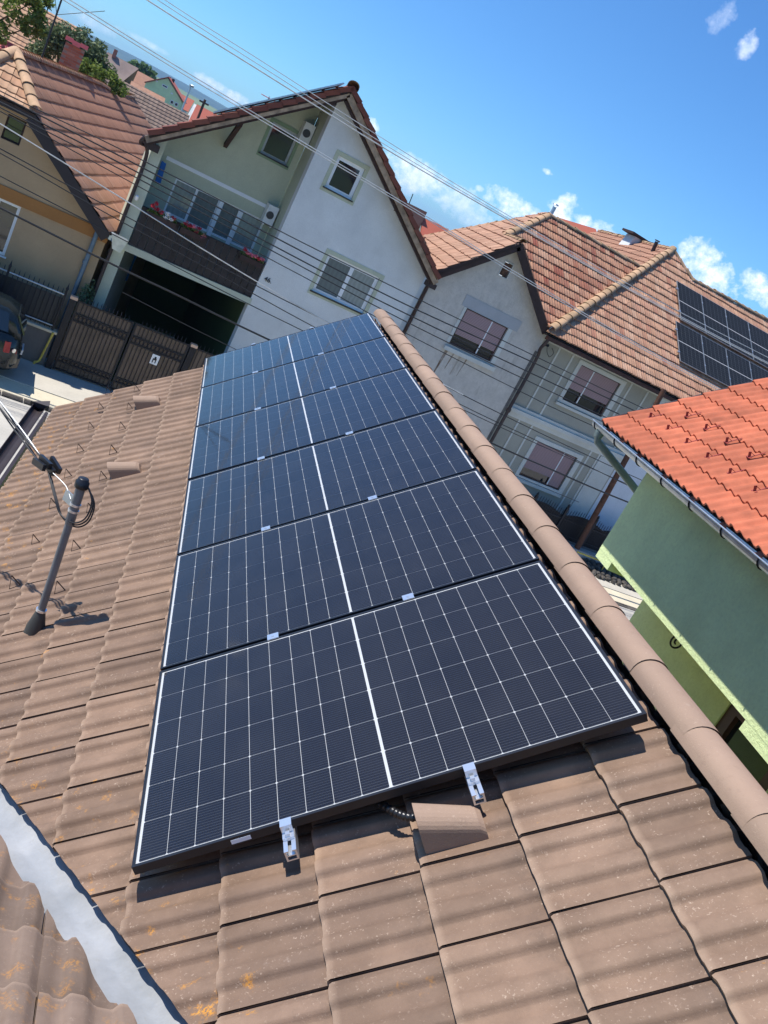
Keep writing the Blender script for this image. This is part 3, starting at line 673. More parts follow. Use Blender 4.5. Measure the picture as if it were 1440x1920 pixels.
# corrugated conduit into the near vent tile
cd_ = thing('cable_conduit', PF @ V((-.85, .02, -.09)), 'black corrugated conduit entering the hooded tile below the near panel', 'conduit')
pts = [(-1.30, .62, -.085), (-1.12, .40, -.09), (-.98, .17, -.085), (-.90, .02, -.075), (-.83, -.06, -.075), (-.72, -.08, -.08)]
def smooth(pts, k=6):
    P = [V(p) for p in pts]; out = []
    for i in range(len(P)-1):
        p0_, p1, p2, p3 = P[max(i-1, 0)], P[i], P[i+1], P[min(i+2, len(P)-1)]
        for j in range(k):
            t_ = j/k; out.append(.5*((2*p1)+(p2-p0_)*t_+(2*p0_-5*p1+4*p2-p3)*t_*t_+(3*p1-p0_-3*p2+p3)*t_**3))
    return out + [P[-1]]
sp_ = smooth(pts, 26); MB().tube([PF @ p for p in sp_], [.0145 if (i//2) % 2 else .0118 for i in range(len(sp_))], 10).build('conduit', MT['black_plastic'], cd_)

# service mast ------------------------------------------------------
mb, mt_ = V((-1.456, 2.429, 4.215)), V((-1.517, 2.439, 5.147)); md = (mt_-mb).normalized()
mast = thing('service_mast', mb, 'grey steel cable mast with black cap standing on the brown tiles', 'mast')
MB().tube([mb, mb+md*.72], .0205, 16).build('pole', MT['grey_pipe'], mast)
MB().tube([mb+md*.66, mb+md*.67, mb+md*.90], [.0205, .0245, .0245], 16).build('sleeve', MT['grey_pipe'], mast)
MB().tube([mb+md*.872, mb+md*.874, mb+md*.880, mb+md*.908, mb+md*.912, mb+md*.926, mb+md*.929, mb+md*.930], [.024, .034, .036, .035, .030, .027, .023, .001], 20).build('cap', MT['black_plastic'], mast)
MB().tube([mb-md*.05, mb+md*.02, mb+md*.11, mb+md*.125], [.056, .050, .028, .0235], 18).build('rubber_boot', MT['rubber'], mast)
for h_ in (.126, .735, .77): MB().tube([mb+md*h_, mb+md*(h_+.012)], .0285, 16).build('hose_clamp', MT['alu'], mast)
MB().box(-.006, .0, -.0, .075, -.03, .03, Matrix.Translation(mb+md*.78) @ Matrix.Rotation(rad(35), 4, 'Z') @ Matrix.Translation((0, .02, 0))).build('bracket_plate', MT['galv'], mast)
cab = thing('service_cable', V((-1.66, 2.68, 5.03)), 'twisted overhead service cable with black clamps reaching the grey mast', 'cable')
far_ = V((-1.67, 2.70, 5.03)) + V((-.38, .64, .092))*17
for i in range(4):
    a = i*math.pi/2; pts = []
    for j in range(160):
        t_ = j/159; p = V((-1.69, 2.74, 5.024)).lerp(far_, t_); k = a + t_*40; pts.append(p + V((math.cos(k), 0, math.sin(k)))*.016)
    MB().tube(pts, .0045, 6).build('strand', MT['pale_wire'] if i == 0 else MT['wire'], cab)
for i in range(4):
    dx = V((.026*(i-1.5), .010*(i % 2), .020*(i % 2))); p = V((-1.672, 2.70, 5.03)) + dx
    MB().box(-.010, .010, -.055, .055, -.017, .017, Matrix.Translation(p) @ Matrix.Rotation(rad(28), 4, 'Z') @ Matrix.Rotation(rad(6*i-9), 4, 'X')).build('clamp', MT['black_plastic'], cab)
for i in range(3):
    o_ = V((.012*i, .010*i, -.014*i)); MB().tube([p+o_*(1 if 0 < q_ < 40 else .4) for q_, p in enumerate(smooth([V((-1.66, 2.66, 5.02)), V((-1.60, 2.53, 4.95)), V((-1.555, 2.47, 4.90)), V((-1.49, 2.40, 4.905)), V((-1.445, 2.38, 4.96)), V((-1.445, 2.395, 5.05)), V((-1.485, 2.42, 5.11))], 7))], .0042, 6).build('lead', MT['wire'], cab)
MB().tube(smooth([V((-1.64, 2.62, 5.04)), V((-1.57, 2.53, 5.03)), V((-1.535, 2.46, 5.0))]), .003, 5).build('tie_wire', MT['pale_wire'], cab)
# ------------------------------------------------------------------ green house on the right
GX, GZ, GP = 3.127, 5.978, rad(39)
gh = thing('green_house', P3(3, GX+3, 0), 'green plastered neighbour house with bright terracotta tiled roof, at the right', 'house')
GE = P3(7.27, GX, GZ); GU = SD*math.cos(GP) + V((0, 0, math.sin(GP)))
GF = plane_frame(GE, -RD, GU)                # x runs back towards the camera, y up the slope
groof = deck('roof', GF, [(.02, -.02), (13, -.02), (13, 4.6), (.02, 4.6)], MT['deck'], gh, drop=.05, th=.06)
GT = .306
def gprof(x):
    def sm(a, b): k = min(1, max(0, (x-a)/(b-a))); return k*k*(3-2*k)
    return .034*max((.4+.6*sm(0, .1))*(1-sm(.16, .34)), sm(.44, .56)*(1-sm(.66, .84)))
g_me = tile_mesh('tile', .300, GT, gprof, MT['red_tile'], t=.030, ov=.05, th=.018, gap=.002, xs=[0, .05, .11, .17, .23, .28, .34, .44, .50, .57, .65, .72, .78, .85, 1])
tile_field(groof, GF, [(0, -.03), (8.4, -.03), (8.4, 4.6), (0, 4.6)], g_me, .300, GT, x0=0, y0=-.03, maxp=290, jit=.001)
GU2 = -SD*math.cos(GP) + V((0, 0, math.sin(GP))); GR = GE + GU*4.6
GF2 = plane_frame(GR, RD, GU2)
deck('rear_slope', GF2, to2(GF2, [GR, GR-RD*13, GR-RD*13-GU2*4.6, GR-GU2*4.6]), MT['red_tile'], gh, drop=.0, th=.06)
caps(groof, GR - RD*8, GR + RD*.02, MT['red_tile'], w=.14, h=.11, L=.38)
# wall with a jettied upper part
ux, lx = GX+.50, GX+1.37; sF = 6.73; top = GZ-.10
def gbox(m, s0, s1, x0, x1, z0, z1): m.prism([P3(s0, x0, z0), P3(s0, x1, z0), P3(s0, x1, z1), P3(s0, x0, z1)], RD*(s1-s0)); return m
m = MB(); zb = GZ-1.265; zh = GZ-1.365
gbox(m, -5, sF, ux, ux+.28, zb, GZ+.28); gbox(m, sF-.37, sF-.002, ux+.002, ux+.275, zh, zb-.001); gbox(m, -5, 3.41, ux+.002, ux+.275, zh, zb-.001)
m.build('upper_wall', MT['lime_plaster'], gh)
m = MB(); gbox(m, -5, sF-.28, ux+.285, GX+6.5, zb+.02, zb+.14); m.build('soffit', MT['lime_plaster'], gh)
m = MB(); gbox(m, sF-.26, sF-.004, ux+.29, GX+6.5, zb+.145, GZ+.5); gbox(m, sF-.26, sF-.004, lx+.31, GX+6.5, 0, zb+.01); m.prism([P3(sF-.004, ux+.29, GZ+.4), P3(sF-.004, GX+6.4, GZ+.4), P3(sF-.004, GX+3.57, GZ+2.6)], -RD*.25)
m.build('front_wall', MT['lime_plaster'], gh)
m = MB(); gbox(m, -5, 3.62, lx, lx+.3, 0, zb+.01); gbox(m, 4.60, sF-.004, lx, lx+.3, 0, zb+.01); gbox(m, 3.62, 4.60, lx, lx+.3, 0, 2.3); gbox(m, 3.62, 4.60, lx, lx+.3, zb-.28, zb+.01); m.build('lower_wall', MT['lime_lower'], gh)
d = MB(); gbox(d, 4.46, 4.60, lx+.02, lx+.12, 2.3, zb-.28); gbox(d, 3.62, 3.76, lx+.02, lx+.12, 2.3, zb-.28); gbox(d, 3.76, 4.46, lx+.02, lx+.12, zb-.42, zb-.28); dr = d.build('window', MT['brown_frame'], gh)
g = MB(); gbox(g, 3.76, 4.46, lx+.08, lx+.09, 2.3, zb-.42); g.build('pane', MT['glass'], dr)
# scroll bracket
m = MB(); cx_, cz_ = lx-.42, zb-.20
pts = [P3(5.12, ux+.34, zb-.01), P3(5.12, ux+.30, zb-.10)] + [P3(5.12, ux+.36+.10*math.cos(a)*(1-a/14), zb-.17+.10*math.sin(a)*(1-a/14)) for a in [2.6+.35*i for i in range(24)]]
m.tube(smooth(pts, 3), .010, 6); m.build('scroll_bracket', MT['gate_iron'], gh)
# gutter with straps, downpipe, rafters
m = MB(); n = 11; vs = []
for s in (7.30, -4.0):
    for r_ in (.070, .064):
        for i in range(n):
            k = math.pi*i/(n-1); vs.append(P3(s, GX-.055-math.cos(k)*r_, GZ-.035-math.sin(k)*r_))
for i in range(n-1):
    m.add([vs[i], vs[i+1], vs[2*n+i+1], vs[2*n+i]], [(3, 2, 1, 0)], True); m.add([vs[n+i], vs[n+i+1], vs[3*n+i+1], vs[3*n+i]], [(0, 1, 2, 3)], True)
m.add(vs[:n], [tuple(range(n))]); m.tube([P3(7.30, GX-.125, GZ-.033), P3(-4, GX-.125, GZ-.033)], .009, 8)
gt = m.build('gutter', MT['galv'], gh)
for s in (7.22, 6.62, 6.02, 5.42, 4.82, 4.22, 3.62, 3.02):
    m = MB(); m.tube([P3(s, GX-.055-math.cos(math.pi*i/8)*.0745, GZ-.035-math.sin(math.pi*i/8)*.0745) for i in range(9)], .008, 5); m.build('strap', MT['gate_iron'], gt)
m = MB(); m.tube([P3(7.12, GX-.055, GZ-.10), P3(7.12, GX-.055, GZ-.17)], [.062, .048], 14); m.tube([P3(7.12, GX-.055, GZ-.15), P3(7.12, GX-.03, GZ-.21), P3(6.93, GX+.62, GZ-.50), P3(6.80, GX+1.70, GZ-.90), P3(6.80, GX+1.8, GZ-1.1), P3(6.80, GX+1.8, GZ-2.2)], .046, 14); m.tube([P3(6.80, GX+1.8, GZ-2.2), P3(6.80, GX+1.8, .1)], .046, 14)
m.build('downpipe', plain('grey_green_pipe', '#7d8d8b', rough=.45, metal=.3), gh)
for s in (7.1, 6.70, 6.22, 5.6, 5.0, 4.4, 3.8, 3.2):
    m = MB(); m.bar(P3(s, GX+.02, GZ-.09) , P3(s, GX+.70, GZ-.09+.68*math.tan(GP)), .08, .11); m.build('rafter', MT['brick'], gh)
m = MB(); m.bar(P3(7.26, GX+.0, GZ-.03), GE+GU*4.6-V((0, 0, .06)), .03, .14); m.build('verge_board', MT['fascia'], gh)
gmm = MB(); gmm.bar((0, 0, 0), (.0, .17, .004), .012, .004, (0, 0, 1)); gmm.bar((0, .0, 0), (0, .015, .055), .028, .005, (1, 0, 0)); gmm.bar((0, .015, .055), (0, .06, .0), .005, .005, (1, 0, 0)); gmm.bar((-.03, .0, .003), (.03, .0, .003), .03, .005)
gme2 = bpy.data.meshes.new('snow_guard'); gme2.from_pydata(gmm.v, [], gmm.f); gme2.materials.append(plain('maroon_metal', '#8f3a34', rough=.5))
for (u, s) in [(.43, 6.958-.4525*i) for i in range(9)] + [(.75, 6.724-.448*i) for i in range(9)]:
    o = bpy.data.objects.new('snow_guard', gme2); col.objects.link(o); o.matrix_basis = GF @ Matrix.Translation((7.27-s, u, .046)); par(o, groof)

# ------------------------------------------------------------------ house number 46 across the street
F = 21.2
h46 = thing('gabled_house', (4, F+4, 0), 'pale grey-green two-storey gabled house numbered 46 with dark balcony', 'house')
Hd = az(14)                                   # its side walls and ridge run back at a slant
PKX, PKZ, ELX, ERX, EZ = 3.68, 8.93, -.15, 7.87, 5.92
FY = 20.70
def back46(p, d): return V(p) + Hd*d
pk, el, er = V((PKX, FY, PKZ)), V((ELX, FY, EZ)), V((ERX, FY, EZ))
LF = plane_frame(el, Hd, pk-el); RFr = plane_frame(er, Hd, pk-er)
D46 = 9.5
lp = to2(LF, [el, pk, back46(pk, D46), back46(el, D46)]); rp = to2(RFr, [er, pk, back46(pk, D46), back46(er, D46)])
MT['tile46'] = clay('brick_red_tile', ['#7d4536', '#87503f', '#724035', '#834c3e'], '#5a3a31', grime=.45)
t46 = tile_mesh('tile', .30, .355, gprof, MT['tile46'], t=.04, ov=.06, th=.030, gap=.003, xs=[0, .08, .17, .25, .34, .45, .55, .66, .75, .85, 1])
r46 = deck('roof', LF, lp, MT['deck'], h46, drop=.05, th=.05); tile_field(r46, LF, lp, t46, .30, .355, maxp=110, y0=0, x0=min(p[0] for p in lp))
r46b = deck('right_slope', RFr, rp, MT['deck'], h46, drop=.05, th=.05); tile_field(r46b, RFr, rp, t46, .30, .355, maxp=110, y0=0, x0=min(p[0] for p in rp))
caps(r46, pk + V((0, -.03, .02)), back46(pk, D46)+V((0, 0, .02)), MT['clay_cap'], w=.15, h=.13, L=.38)
def verge(a, b, parent, w=.07, h=.17, drop=.12, mat=None, name='verge_board'):
    a, b = V(a)-V((0, 0, drop)), V(b)-V((0, 0, drop)); return MB().bar(a, b, w, h, (0, 0, 1)).build(name, mat or MT['old_wood'], parent)
nl = (pk-el).cross(V((0, 1, 0)))
verge(el+V((0, .04, -.02)), pk+V((0, .04, -.02)), h46, w=.06, h=.15); verge(er+V((0, .04, -.02)), pk+V((0, .04, -.05)), h46, w=.06, h=.15)
verge(el+V((0, .16, -.12)), pk+V((0, .16, -.12)), h46, w=.10, h=.12, mat=MT['dark_wood'], name='rafter'); verge(er+V((0, .16, -.12)), pk+V((0, .16, -.15)), h46, w=.10, h=.12, mat=MT['dark_wood'], name='rafter')
for (a_, x_) in ((el, 1), (er, -1)):          # soffit boards under the overhang
    m = MB(); q0, q1 = a_+V((0, .05, -.10)), pk+V((0, .05, -.13)); m.prism([q0, q1, q1+V((0, .62, 0)), q0+V((0, .62, 0))], (0, 0, -.02)); m.build('soffit', MT['dark_wood'], h46)
slopeL = ((EZ-.17), (PKZ-EZ)/(PKX-ELX)); slopeR = (PKZ-EZ)/(ERX-PKX)
def zl(x): return EZ-.16 + (x-ELX)*slopeL[1]
def zr(x): return EZ-.16 + (ERX-x)*slopeR
clipL = (V((ELX, F, EZ-.16)), V((-slopeL[1], 0, 1))); clipR = (V((ERX, F, EZ-.16)), V((slopeR, 0, 1)))
wall('front_wall', 3.62, 7.70, 0, 9.0, F, .30, [(4.18, 4.94, 6.66, 7.47), (5.00, 6.55, 4.20, 5.235)], MT['white_plaster'], h46, [clipL, clipR])
wall('recessed_wall', .35, 3.62, 3.35, 9.0, F+1.2, .25, [(2.64, 3.37, 6.66, 7.46), (.99, 3.45, 4.28, 5.19)], MT['green_plaster'], h46, [(clipL[0]+V((0, 1.2, 0)), clipL[1])])
m = MB(); m.prism([(3.625, F+.30, 3.35), (3.625, F+1.2, 3.35), (3.625, F+1.2, zl(3.62)), (3.625, F+.30, zl(3.62))], (.25, 0, 0)); m.build('return_wall', MT['green_plaster'], h46)
m = MB(); m.prism([(.10, F+.05, 0), (.36, F+.05, 0), (.36, F+.05, zl(.36)-.05), (.10, F+.05, zl(.10)-.05)], (0, 1.4, 0)); m.build('corner_pier', MT['trim_plaster'], h46)
m = MB(); b0, b1 = V((.10, F+1.45, 0)), V((7.70, F+.3, 0)); m.prism([b0, b0+V((.25, 0, 0)), b0+V((.25, 0, 5.75)), b0+V((0, 0, 5.75))], Hd*7.6); m.prism([b1, b1-V((.25, 0, 0)), b1+V((-.25, 0, 5.75)), b1+V((0, 0, 5.75))], Hd*8.8); m.build('side_wall', MT['white_plaster'], h46)
# window surrounds painted a shade greener, a few millimetres proud
def surround(x0, x1, z0, z1, hx0, hx1, hz0, hz1, y, mat, parent, th=.02, name='window_surround'):
    m = MB(); m.box(x0, hx0, y-th, y+.02, z0, z1); m.box(hx1, x1, y-th, y+.02, z0, z1); m.box(hx0, hx1, y-th, y+.02, z0, hz0); m.box(hx0, hx1, y-th, y+.02, hz1, z1); return m.build(name, mat, parent)
surround(4.08, 5.04, 6.55, 7.58, 4.18, 4.94, 6.66, 7.47, F, MT['green_plaster'], h46, .012)
surround(4.90, 6.66, 4.10, 5.34, 5.00, 6.55, 4.20, 5.235, F, MT['green_plaster'], h46, .012)
window(h46, 4.18, 4.94, 6.66, 7.47, F, MT['white_frame'], MT['glass'], fw=.085, sill=MT['sill'])
window(h46, 5.00, 6.55, 4.20, 5.235, F, MT['white_frame'], [MT['glass_screen'], MT['glass_curtain']], splits=(5.77,), fw=.085, sill=MT['sill'])
window(h46, 2.64, 3.37, 6.66, 7.46, F+1.2, MT['grey_frame'], MT['glass'], fw=.06, sill=MT['sill'])
surround(2.56, 3.45, 6.57, 7.55, 2.64, 3.37, 6.66, 7.46, F+1.2, plaster('darker_green_trim', '#8ea285', .1), h46, .012)
window(h46, .99, 3.45, 4.28, 5.19, F+1.2, MT['white_frame'], [MT['glass_curtain'], MT['glass_screen'], MT['glass_screen'], MT['glass_curtain']], splits=(1.58, 2.19, 2.83), fw=.05)
m = MB(); m.box(2.19, 2.30, F+1.19, F+1.24, 3.45, 5.15); m.box(2.72, 2.83, F+1.19, F+1.24, 3.45, 5.15); m.box(2.30, 2.72, F+1.19, F+1.24, 3.45, 3.75); m.build('balcony_door', MT['white_frame'], h46)
MB().box(.60, 3.42, F+1.185, F+1.21, 5.48, 5.57).build('string_course', MT['white_frame'], h46)
MT['balcony_wood'] = plain('blackish_balcony_wood', '#2c2422', rough=.7, var=.3, scale=6, bump=.3)
# balcony
bal = MB().box(.18, 3.66, F-.02, F+1.2, 3.20, 3.37).build('balcony_slab', MT['trim_plaster'], h46)
m = MB(); m.box(.37, 3.61, F+.06, F+.11, 3.375, 3.44); m.box(.37, 3.61, F+.06, F+.11, 4.27, 4.35); m.build('balcony_rail', MT['balcony_wood'], bal)
nb = 17; w_ = (3.60-.38)/nb
for i in range(nb):
    m = MB(); x = .38+i*w_; m.box(x+.006, x+w_-.006, F+.02, F+.058, 3.38, 4.34)
    c_ = x+w_/2
    if i % 4 == 1: m.bar((c_-.07, F+.016, 3.75), (c_, F+.016, 3.95), .012, .016, (0, 1, 0)); m.bar((c_, F+.016, 3.95), (c_+.07, F+.016, 3.75), .012, .016, (0, 1, 0)); m.bar((c_-.07, F+.016, 3.75), (c_, F+.016, 3.55), .012, .016, (0, 1, 0)); m.bar((c_, F+.016, 3.55), (c_+.07, F+.016, 3.75), .012, .016, (0, 1, 0))
    if i % 4 == 3: m.bar((c_-.08, F+.016, 3.62), (c_+.08, F+.016, 3.98), .014, .016, (0, 1, 0)); m.bar((c_-.08, F+.016, 4.0), (c_-.08, F+.016, 3.7), .012, .016, (0, 1, 0))
    m.build('board', MT['balcony_wood'], bal)
# passage under the balcony, its shade put into a darkened plaster colour
m = MB(); m.box(.2, 3.9, F+7.2, F+7.4, 0, 3.4); m.box(.37, .45, F+1.5, F+7.2, 0, 3.19); m.box(3.62, 3.8, F+.31, F+7.2, 0, 3.3); m.box(.37, 3.62, F+1.25, F+7.2, 3.21, 3.34); m.build('passage', plaster('shade_darkened_green_plaster', '#4d5a38', .3), h46)
MB().box(.8, 1.25, F+4.8, F+5.0, 1.6, 2.6).build('blue_door', MT['blue_cloth'], h46)
m = MB(); m.tube([(7.84, FY+.28, 5.66), (7.86, F-.06, 5.56), (7.86, F-.06, 0.1)], .048, 10); m.box(7.76, 7.96, FY+.1, F+.02, 5.60, 5.74); m.build('downpipe', MT['brown_pipe'], h46)
m = MB(); m.tube(smooth([(ELX-.02, FY+.12, 5.82), (ELX-.06, FY+.2, 5.66), (.02, F-.04, 5.50), (.05, F-.04, 4.3), (.05, F-.04, .1)], 5), .045, 10); m.box(-.08, .22, FY+.2, F+.04, 5.60, 5.76); m.build('downpipe', MT['brown_pipe'], h46)
m = MB(); m.bar((1.78, F+1.15, 6.42), (1.78, F+.35, 7.05), .10, .13); m.bar((1.78, F+.36, 6.98), (1.78, F+.36, 7.22), .11, .11); m.build('wall_strut', MT['dark_wood'], h46)
m = MB(); m.bar((6.12, F-.02, 6.98), (6.12, F-.28, 6.98), .09, .12); m.build('purlin_end', MT['dark_wood'], h46); m = MB(); m.bar((3.45, F-.02, 8.45), (3.45, F-.34, 8.50), .16, .16); m.build('purlin_end', MT['dark_wood'], h46)
MB().tube([(.16, F-.02, 4.42), (.16, F-.06, 4.44), (.16, F-.10, 4.52)], [.03, .05, .035], 8).build('insulator', MT['white_frame'], h46)
# painted house number
cu_ = bpy.data.curves.new('n', 'FONT'); cu_.body = '46.'; cu_.size = .17; cu_.extrude = .008
to_ = bpy.data.objects.new('n', cu_); col.objects.link(to_); bpy.context.view_layer.update(); me = bpy.data.meshes.new_from_object(to_); bpy.data.objects.remove(to_)
me.materials.append(MT['gate_iron']); o = bpy.data.objects.new('house_number', me); col.objects.link(o); o.matrix_basis = Matrix.Translation((3.73, F-.012, 3.92)) @ Matrix.Rotation(rad(90), 4, 'X'); par(o, h46)
# air conditioners
def ac(x, z, lab):
    a = thing('air_conditioner', (x, F+1.0, z), lab, 'air conditioner', 'air conditioners on the house front')
    m = MB(); m.box(x-.28, x+.0, F+.86, F+1.17, z, z+.50); m.build('casing', MT['ac_white'], a)
    m = MB(); m.tube([(x-.16, F+.862, z+.25), (x-.16, F+.852, z+.25)], .10, 18); m.build('fan_grille', MT['ac_dark'], a)
    m = MB(); m.box(x-.26, x-.22, F+.82, F+1.2, z-.03, z-.002); m.box(x-.05, x-.01, F+.82, F+1.2, z-.03, z-.002); m.build('bracket', MT['ac_white'], a)
ac(3.60, 7.33, 'white air conditioner under the gable beside the small dark window'); ac(3.58, 5.14, 'white air conditioner above the right end of the balcony')
o = MB().prism([(.50, F+.95, 5.42), (.62, F+.95, 5.40), (.66, F+.9, 4.92), (.52, F+.9, 4.90)], (0, .06, 0)).build('blue_towel', MT['blue_cloth']); tag(o, 'blue cloth hanging at the left end of the balcony', 'cloth')
# flowers on the balcony
def flowers(x0, x1, spec, lab):
    t_ = thing('flower_box', ((x0+x1)/2, F-.06, 4.2), lab, 'flowers', 'flower boxes on the balcony'); rg = random.Random(int(x0*100))
    m = MB(); m.box(x0, x1, F-.13, F+.015, 4.17, 4.30); m.build('planter', MT['dark_wood'], t_)
    m = MB()
    for i in range(int((x1-x0)/.06)): leafmesh(m, (x0+.06*i+.03, F-.06, 4.33), 26, (.06, .07, .07), .028, rg)
    m.build('foliage', MT['leaf'], t_)
    for (x, z, mt) in spec:
        m = MB(); leafmesh(m, (x, F-.09, z), 70, (.065, .06, .055), .026, rg, .5); m.build('bloom', MT[mt], t_)
flowers(.50, 1.22, [(.56, 4.46, 'petal_red'), (.68, 4.43, 'petal_red'), (.62, 4.54, 'petal_red'), (.80, 4.40, 'petal_red'), (.95, 4.43, 'petal_white'), (.93, 4.33, 'petal_white'), (1.06, 4.36, 'petal_white'), (1.10, 4.40, 'petal_red')], 'box of red and white flowers at the left end of the balcony')
flowers(1.34, 1.98, [(1.42, 4.42, 'petal_red'), (1.52, 4.40, 'petal_red'), (1.62, 4.42, 'petal_pink'), (1.74, 4.44, 'petal_red'), (1.72, 4.34, 'petal_red'), (1.88, 4.28, 'petal_pink'), (1.93, 4.31, 'petal_pink')], 'box of red and pink flowers in the middle of the balcony')
flowers(2.92, 3.52, [(2.98, 4.44, 'petal_red'), (3.06, 4.40, 'petal_pink'), (3.16, 4.38, 'petal_pink'), (3.28, 4.40, 'petal_pink'), (3.38, 4.38, 'petal_red'), (3.46, 4.40, 'petal_pink')], 'box of pink flowers at the right end of the balcony')
# verge tiles: one turned-down tile at the end of each course
for (a_, parent_) in ((el, r46), (er, r46b)):
    d_ = (pk-a_); T_ = d_.length; d_.normalize(); nrm = V((-d_.z, 0, d_.x)); nrm = nrm if nrm.z > 0 else -nrm; kk = 14
    vm = MB(); q0 = V((0, 0, 0)); l_ = T_/kk
    vm.prism([q0 + nrm*.075, q0 + d_*(l_+.02) + nrm*.035, q0 + d_*(l_+.02) - nrm*.075, q0 - nrm*.035], (0, .05, 0)); vm.prism([q0 + nrm*.0755 + V((0, .05, 0)), q0 + d_*(l_+.02) + nrm*.0355 + V((0, .05, 0)), q0 + d_*(l_+.02) + nrm*.015 + V((0, .05, 0)), q0 + nrm*.055 + V((0, .05, 0))], (0, .22, 0))
    vme = bpy.data.meshes.new('verge_tile'); vme.from_pydata(vm.v, [], vm.f); vme.materials.append(MT['tile46'])
    for i in range(kk):
        o = bpy.data.objects.new('verge_tile', vme); col.objects.link(o); o.location = a_ + d_*l_*i + V((0, -.055, 0)); par(o, parent_)
# panels on its left slope
pn = (V((0, 0, 1)) if False else LF.to_3x3() @ V((0, 0, 1))); du = (pk-el).normalized()
for i, lab in enumerate(('front solar panel on the left roof slope of house 46', 'solar panel second from the street on the roof of house 46', 'solar panel third from the street on the roof of house 46')):
    s_ = thing('solar_panel', el + du*2.6 + Hd*(.5+1.2*i), lab, 'solar panel', 'solar panels on the roof of house 46')
    Fp = frame(du, Hd, du.cross(Hd) if du.cross(Hd).z > 0 else -du.cross(Hd), el + du*1.55 + Hd*(.10+1.16*i) + pn*.16)
    mm = MB(); mm.box(0, 3.1, 0, 1.13, -.035, -.004); lm(mm, 'frame', MT['galv'], s_, Fp); lm(MB().box(.02, 3.08, .02, 1.11, -.004, .0), 'glass', MT['glass'], s_, Fp)
ant = thing('tv_antenna', back46(pk, 6), 'small roof antenna behind the ridge of house 46', 'antenna')
a0 = V((3.36, 28, 7.6)); MB().tube([a0-V((0, 0, .5)), a0+V((0, 0, .55))], .015, 6).build('mast', MT['galv'], ant)
m = MB(); m.tube([a0+V((-.25, 0, .5)), a0+V((.25, 0, .5))], .012, 6)
for i in range(6): m.tube([a0+V((-.22+.09*i, -.14, .5)), a0+V((-.22+.09*i, .14, .5))], .008, 5)
m.build('boom', MT['pink_sheet'], ant)
# ------------------------------------------------------------------ ochre house on the left
yh = thing('ochre_house', (-3, F+4, 0), 'ochre house with brown half-hipped tile roof and brick chimney, at the left', 'house')
Yd = az(16); YFY = 20.85
yE = V((-.16, YFY, 3.49)); yV = V((-2.50, YFY, 5.26)); ysl = (yV-yE)         # right verge, eave to half hip
k_ = 6.21; yR0 = V((-3.16, 22.35, k_)); YL = 12.6
YFm = plane_frame(yE, Yd, ysl)
I_ = YFm.inverted(); ru = (I_ @ yR0).y
yR0 = YFm @ V(((I_ @ yR0).x, ru, 0)); yR1 = yR0 + Yd*YL; yE1 = yE + Yd*(YL+1.4)
yp = to2(YFm, [yE, yV, yR0, yR1, yE1])
ytile = tile_mesh('tile', .22, .355, lambda x: .014*(.5+.5*math.cos(2*math.pi*x*4)), MT['clay_brown'], t=.036, ov=.05, th=.032, gap=.004, xs=[i/16 for i in range(17)])
yroof = deck('roof', YFm, yp, MT['deck'], yh, drop=.04, th=.06)
tile_field(yroof, YFm, yp, ytile, .22, .355, y0=.0, maxp=240, jit=.003)
# half hip facing the street and the left slope
hL = V((-3.95, YFY, 5.26)); yRL = yR0 + V((-.0, 0, 0))
HF = plane_frame(yV, V((1, 0, 0)), yR0-V((yR0.x, YFY, 5.26)))
hp_ = to2(HF, [V((-2.44, YFY-.06, 5.25)), yR0+V((0, 0, .0)), V((-3.95, YFY-.06, 5.25))])
hip = deck('half_hip', HF, hp_, MT['deck'], yh, drop=.04, th=.06)
ptile = tile_mesh('tile', .20, .30, lambda x: .012*(.5+.5*math.cos(2*math.pi*x)), MT['clay_yellowish'], t=.035, ov=.05, th=.03, gap=.006, xs=[i/6 for i in range(7)])
tile_field(hip, HF, hp_, ptile, .20, .30, y0=-.06, maxp=60, jit=.005)
yLv = V((-3.95, YFY, 5.26)); yEL = yLv - V((2.34, 0, 1.77)); LFm = plane_frame(yEL, Yd, yLv-yEL)
lp_ = to2(LFm, [yEL, yLv, yR0, yR1, yEL+Yd*(YL+1.4)]); lsl = deck('left_slope', LFm, lp_, MT['deck'], yh, drop=.04, th=.06); tile_field(lsl, LFm, lp_, ytile, .22, .355, maxp=0)
caps(yroof, V((-2.46, YFY-.05, 5.30)), yR0+V((0, 0, .03)), MT['clay_cap'], w=.14, h=.11, L=.36); caps(yroof, V((-3.97, YFY-.05, 5.30)), yR0+V((0, 0, .03)), MT['clay_cap'], w=.14, h=.11, L=.36)
# ridge of many narrow tiles set across
rg = random.Random(9); dr_ = (yR1-yR0); nn_ = 62
rme = None
for i in range(nn_):
    p = yR0 + dr_*(i+.5)/nn_ - V((0, 0, .10*math.sin(math.pi*min(1, max(0, (i/nn_-.55)/.45)))**2))
    m = MB(); L_ = YL/nn_
    for q in range(6):
        a0_, a1_ = math.pi*q/6, math.pi*(q+1)/6; e_ = V((Yd.y, -Yd.x, 0))
        v_ = [p + e_*math.cos(a)*.13 + V((0, 0, .10*math.sin(a)+.02)) + Yd*s_ for s_ in (-L_*.46, L_*.46) for a in (a0_, a1_)]
        m.add([v_[0]+V((0, 0, .02)), v_[1]+V((0, 0, .02)), v_[3], v_[2]], [(0, 1, 3, 2)] if False else [(0, 1, 2, 3)], True)
    m.build('ridge_tile', MT['clay_pink'] if rg.random() < .5 else MT['clay_cap'], yroof)
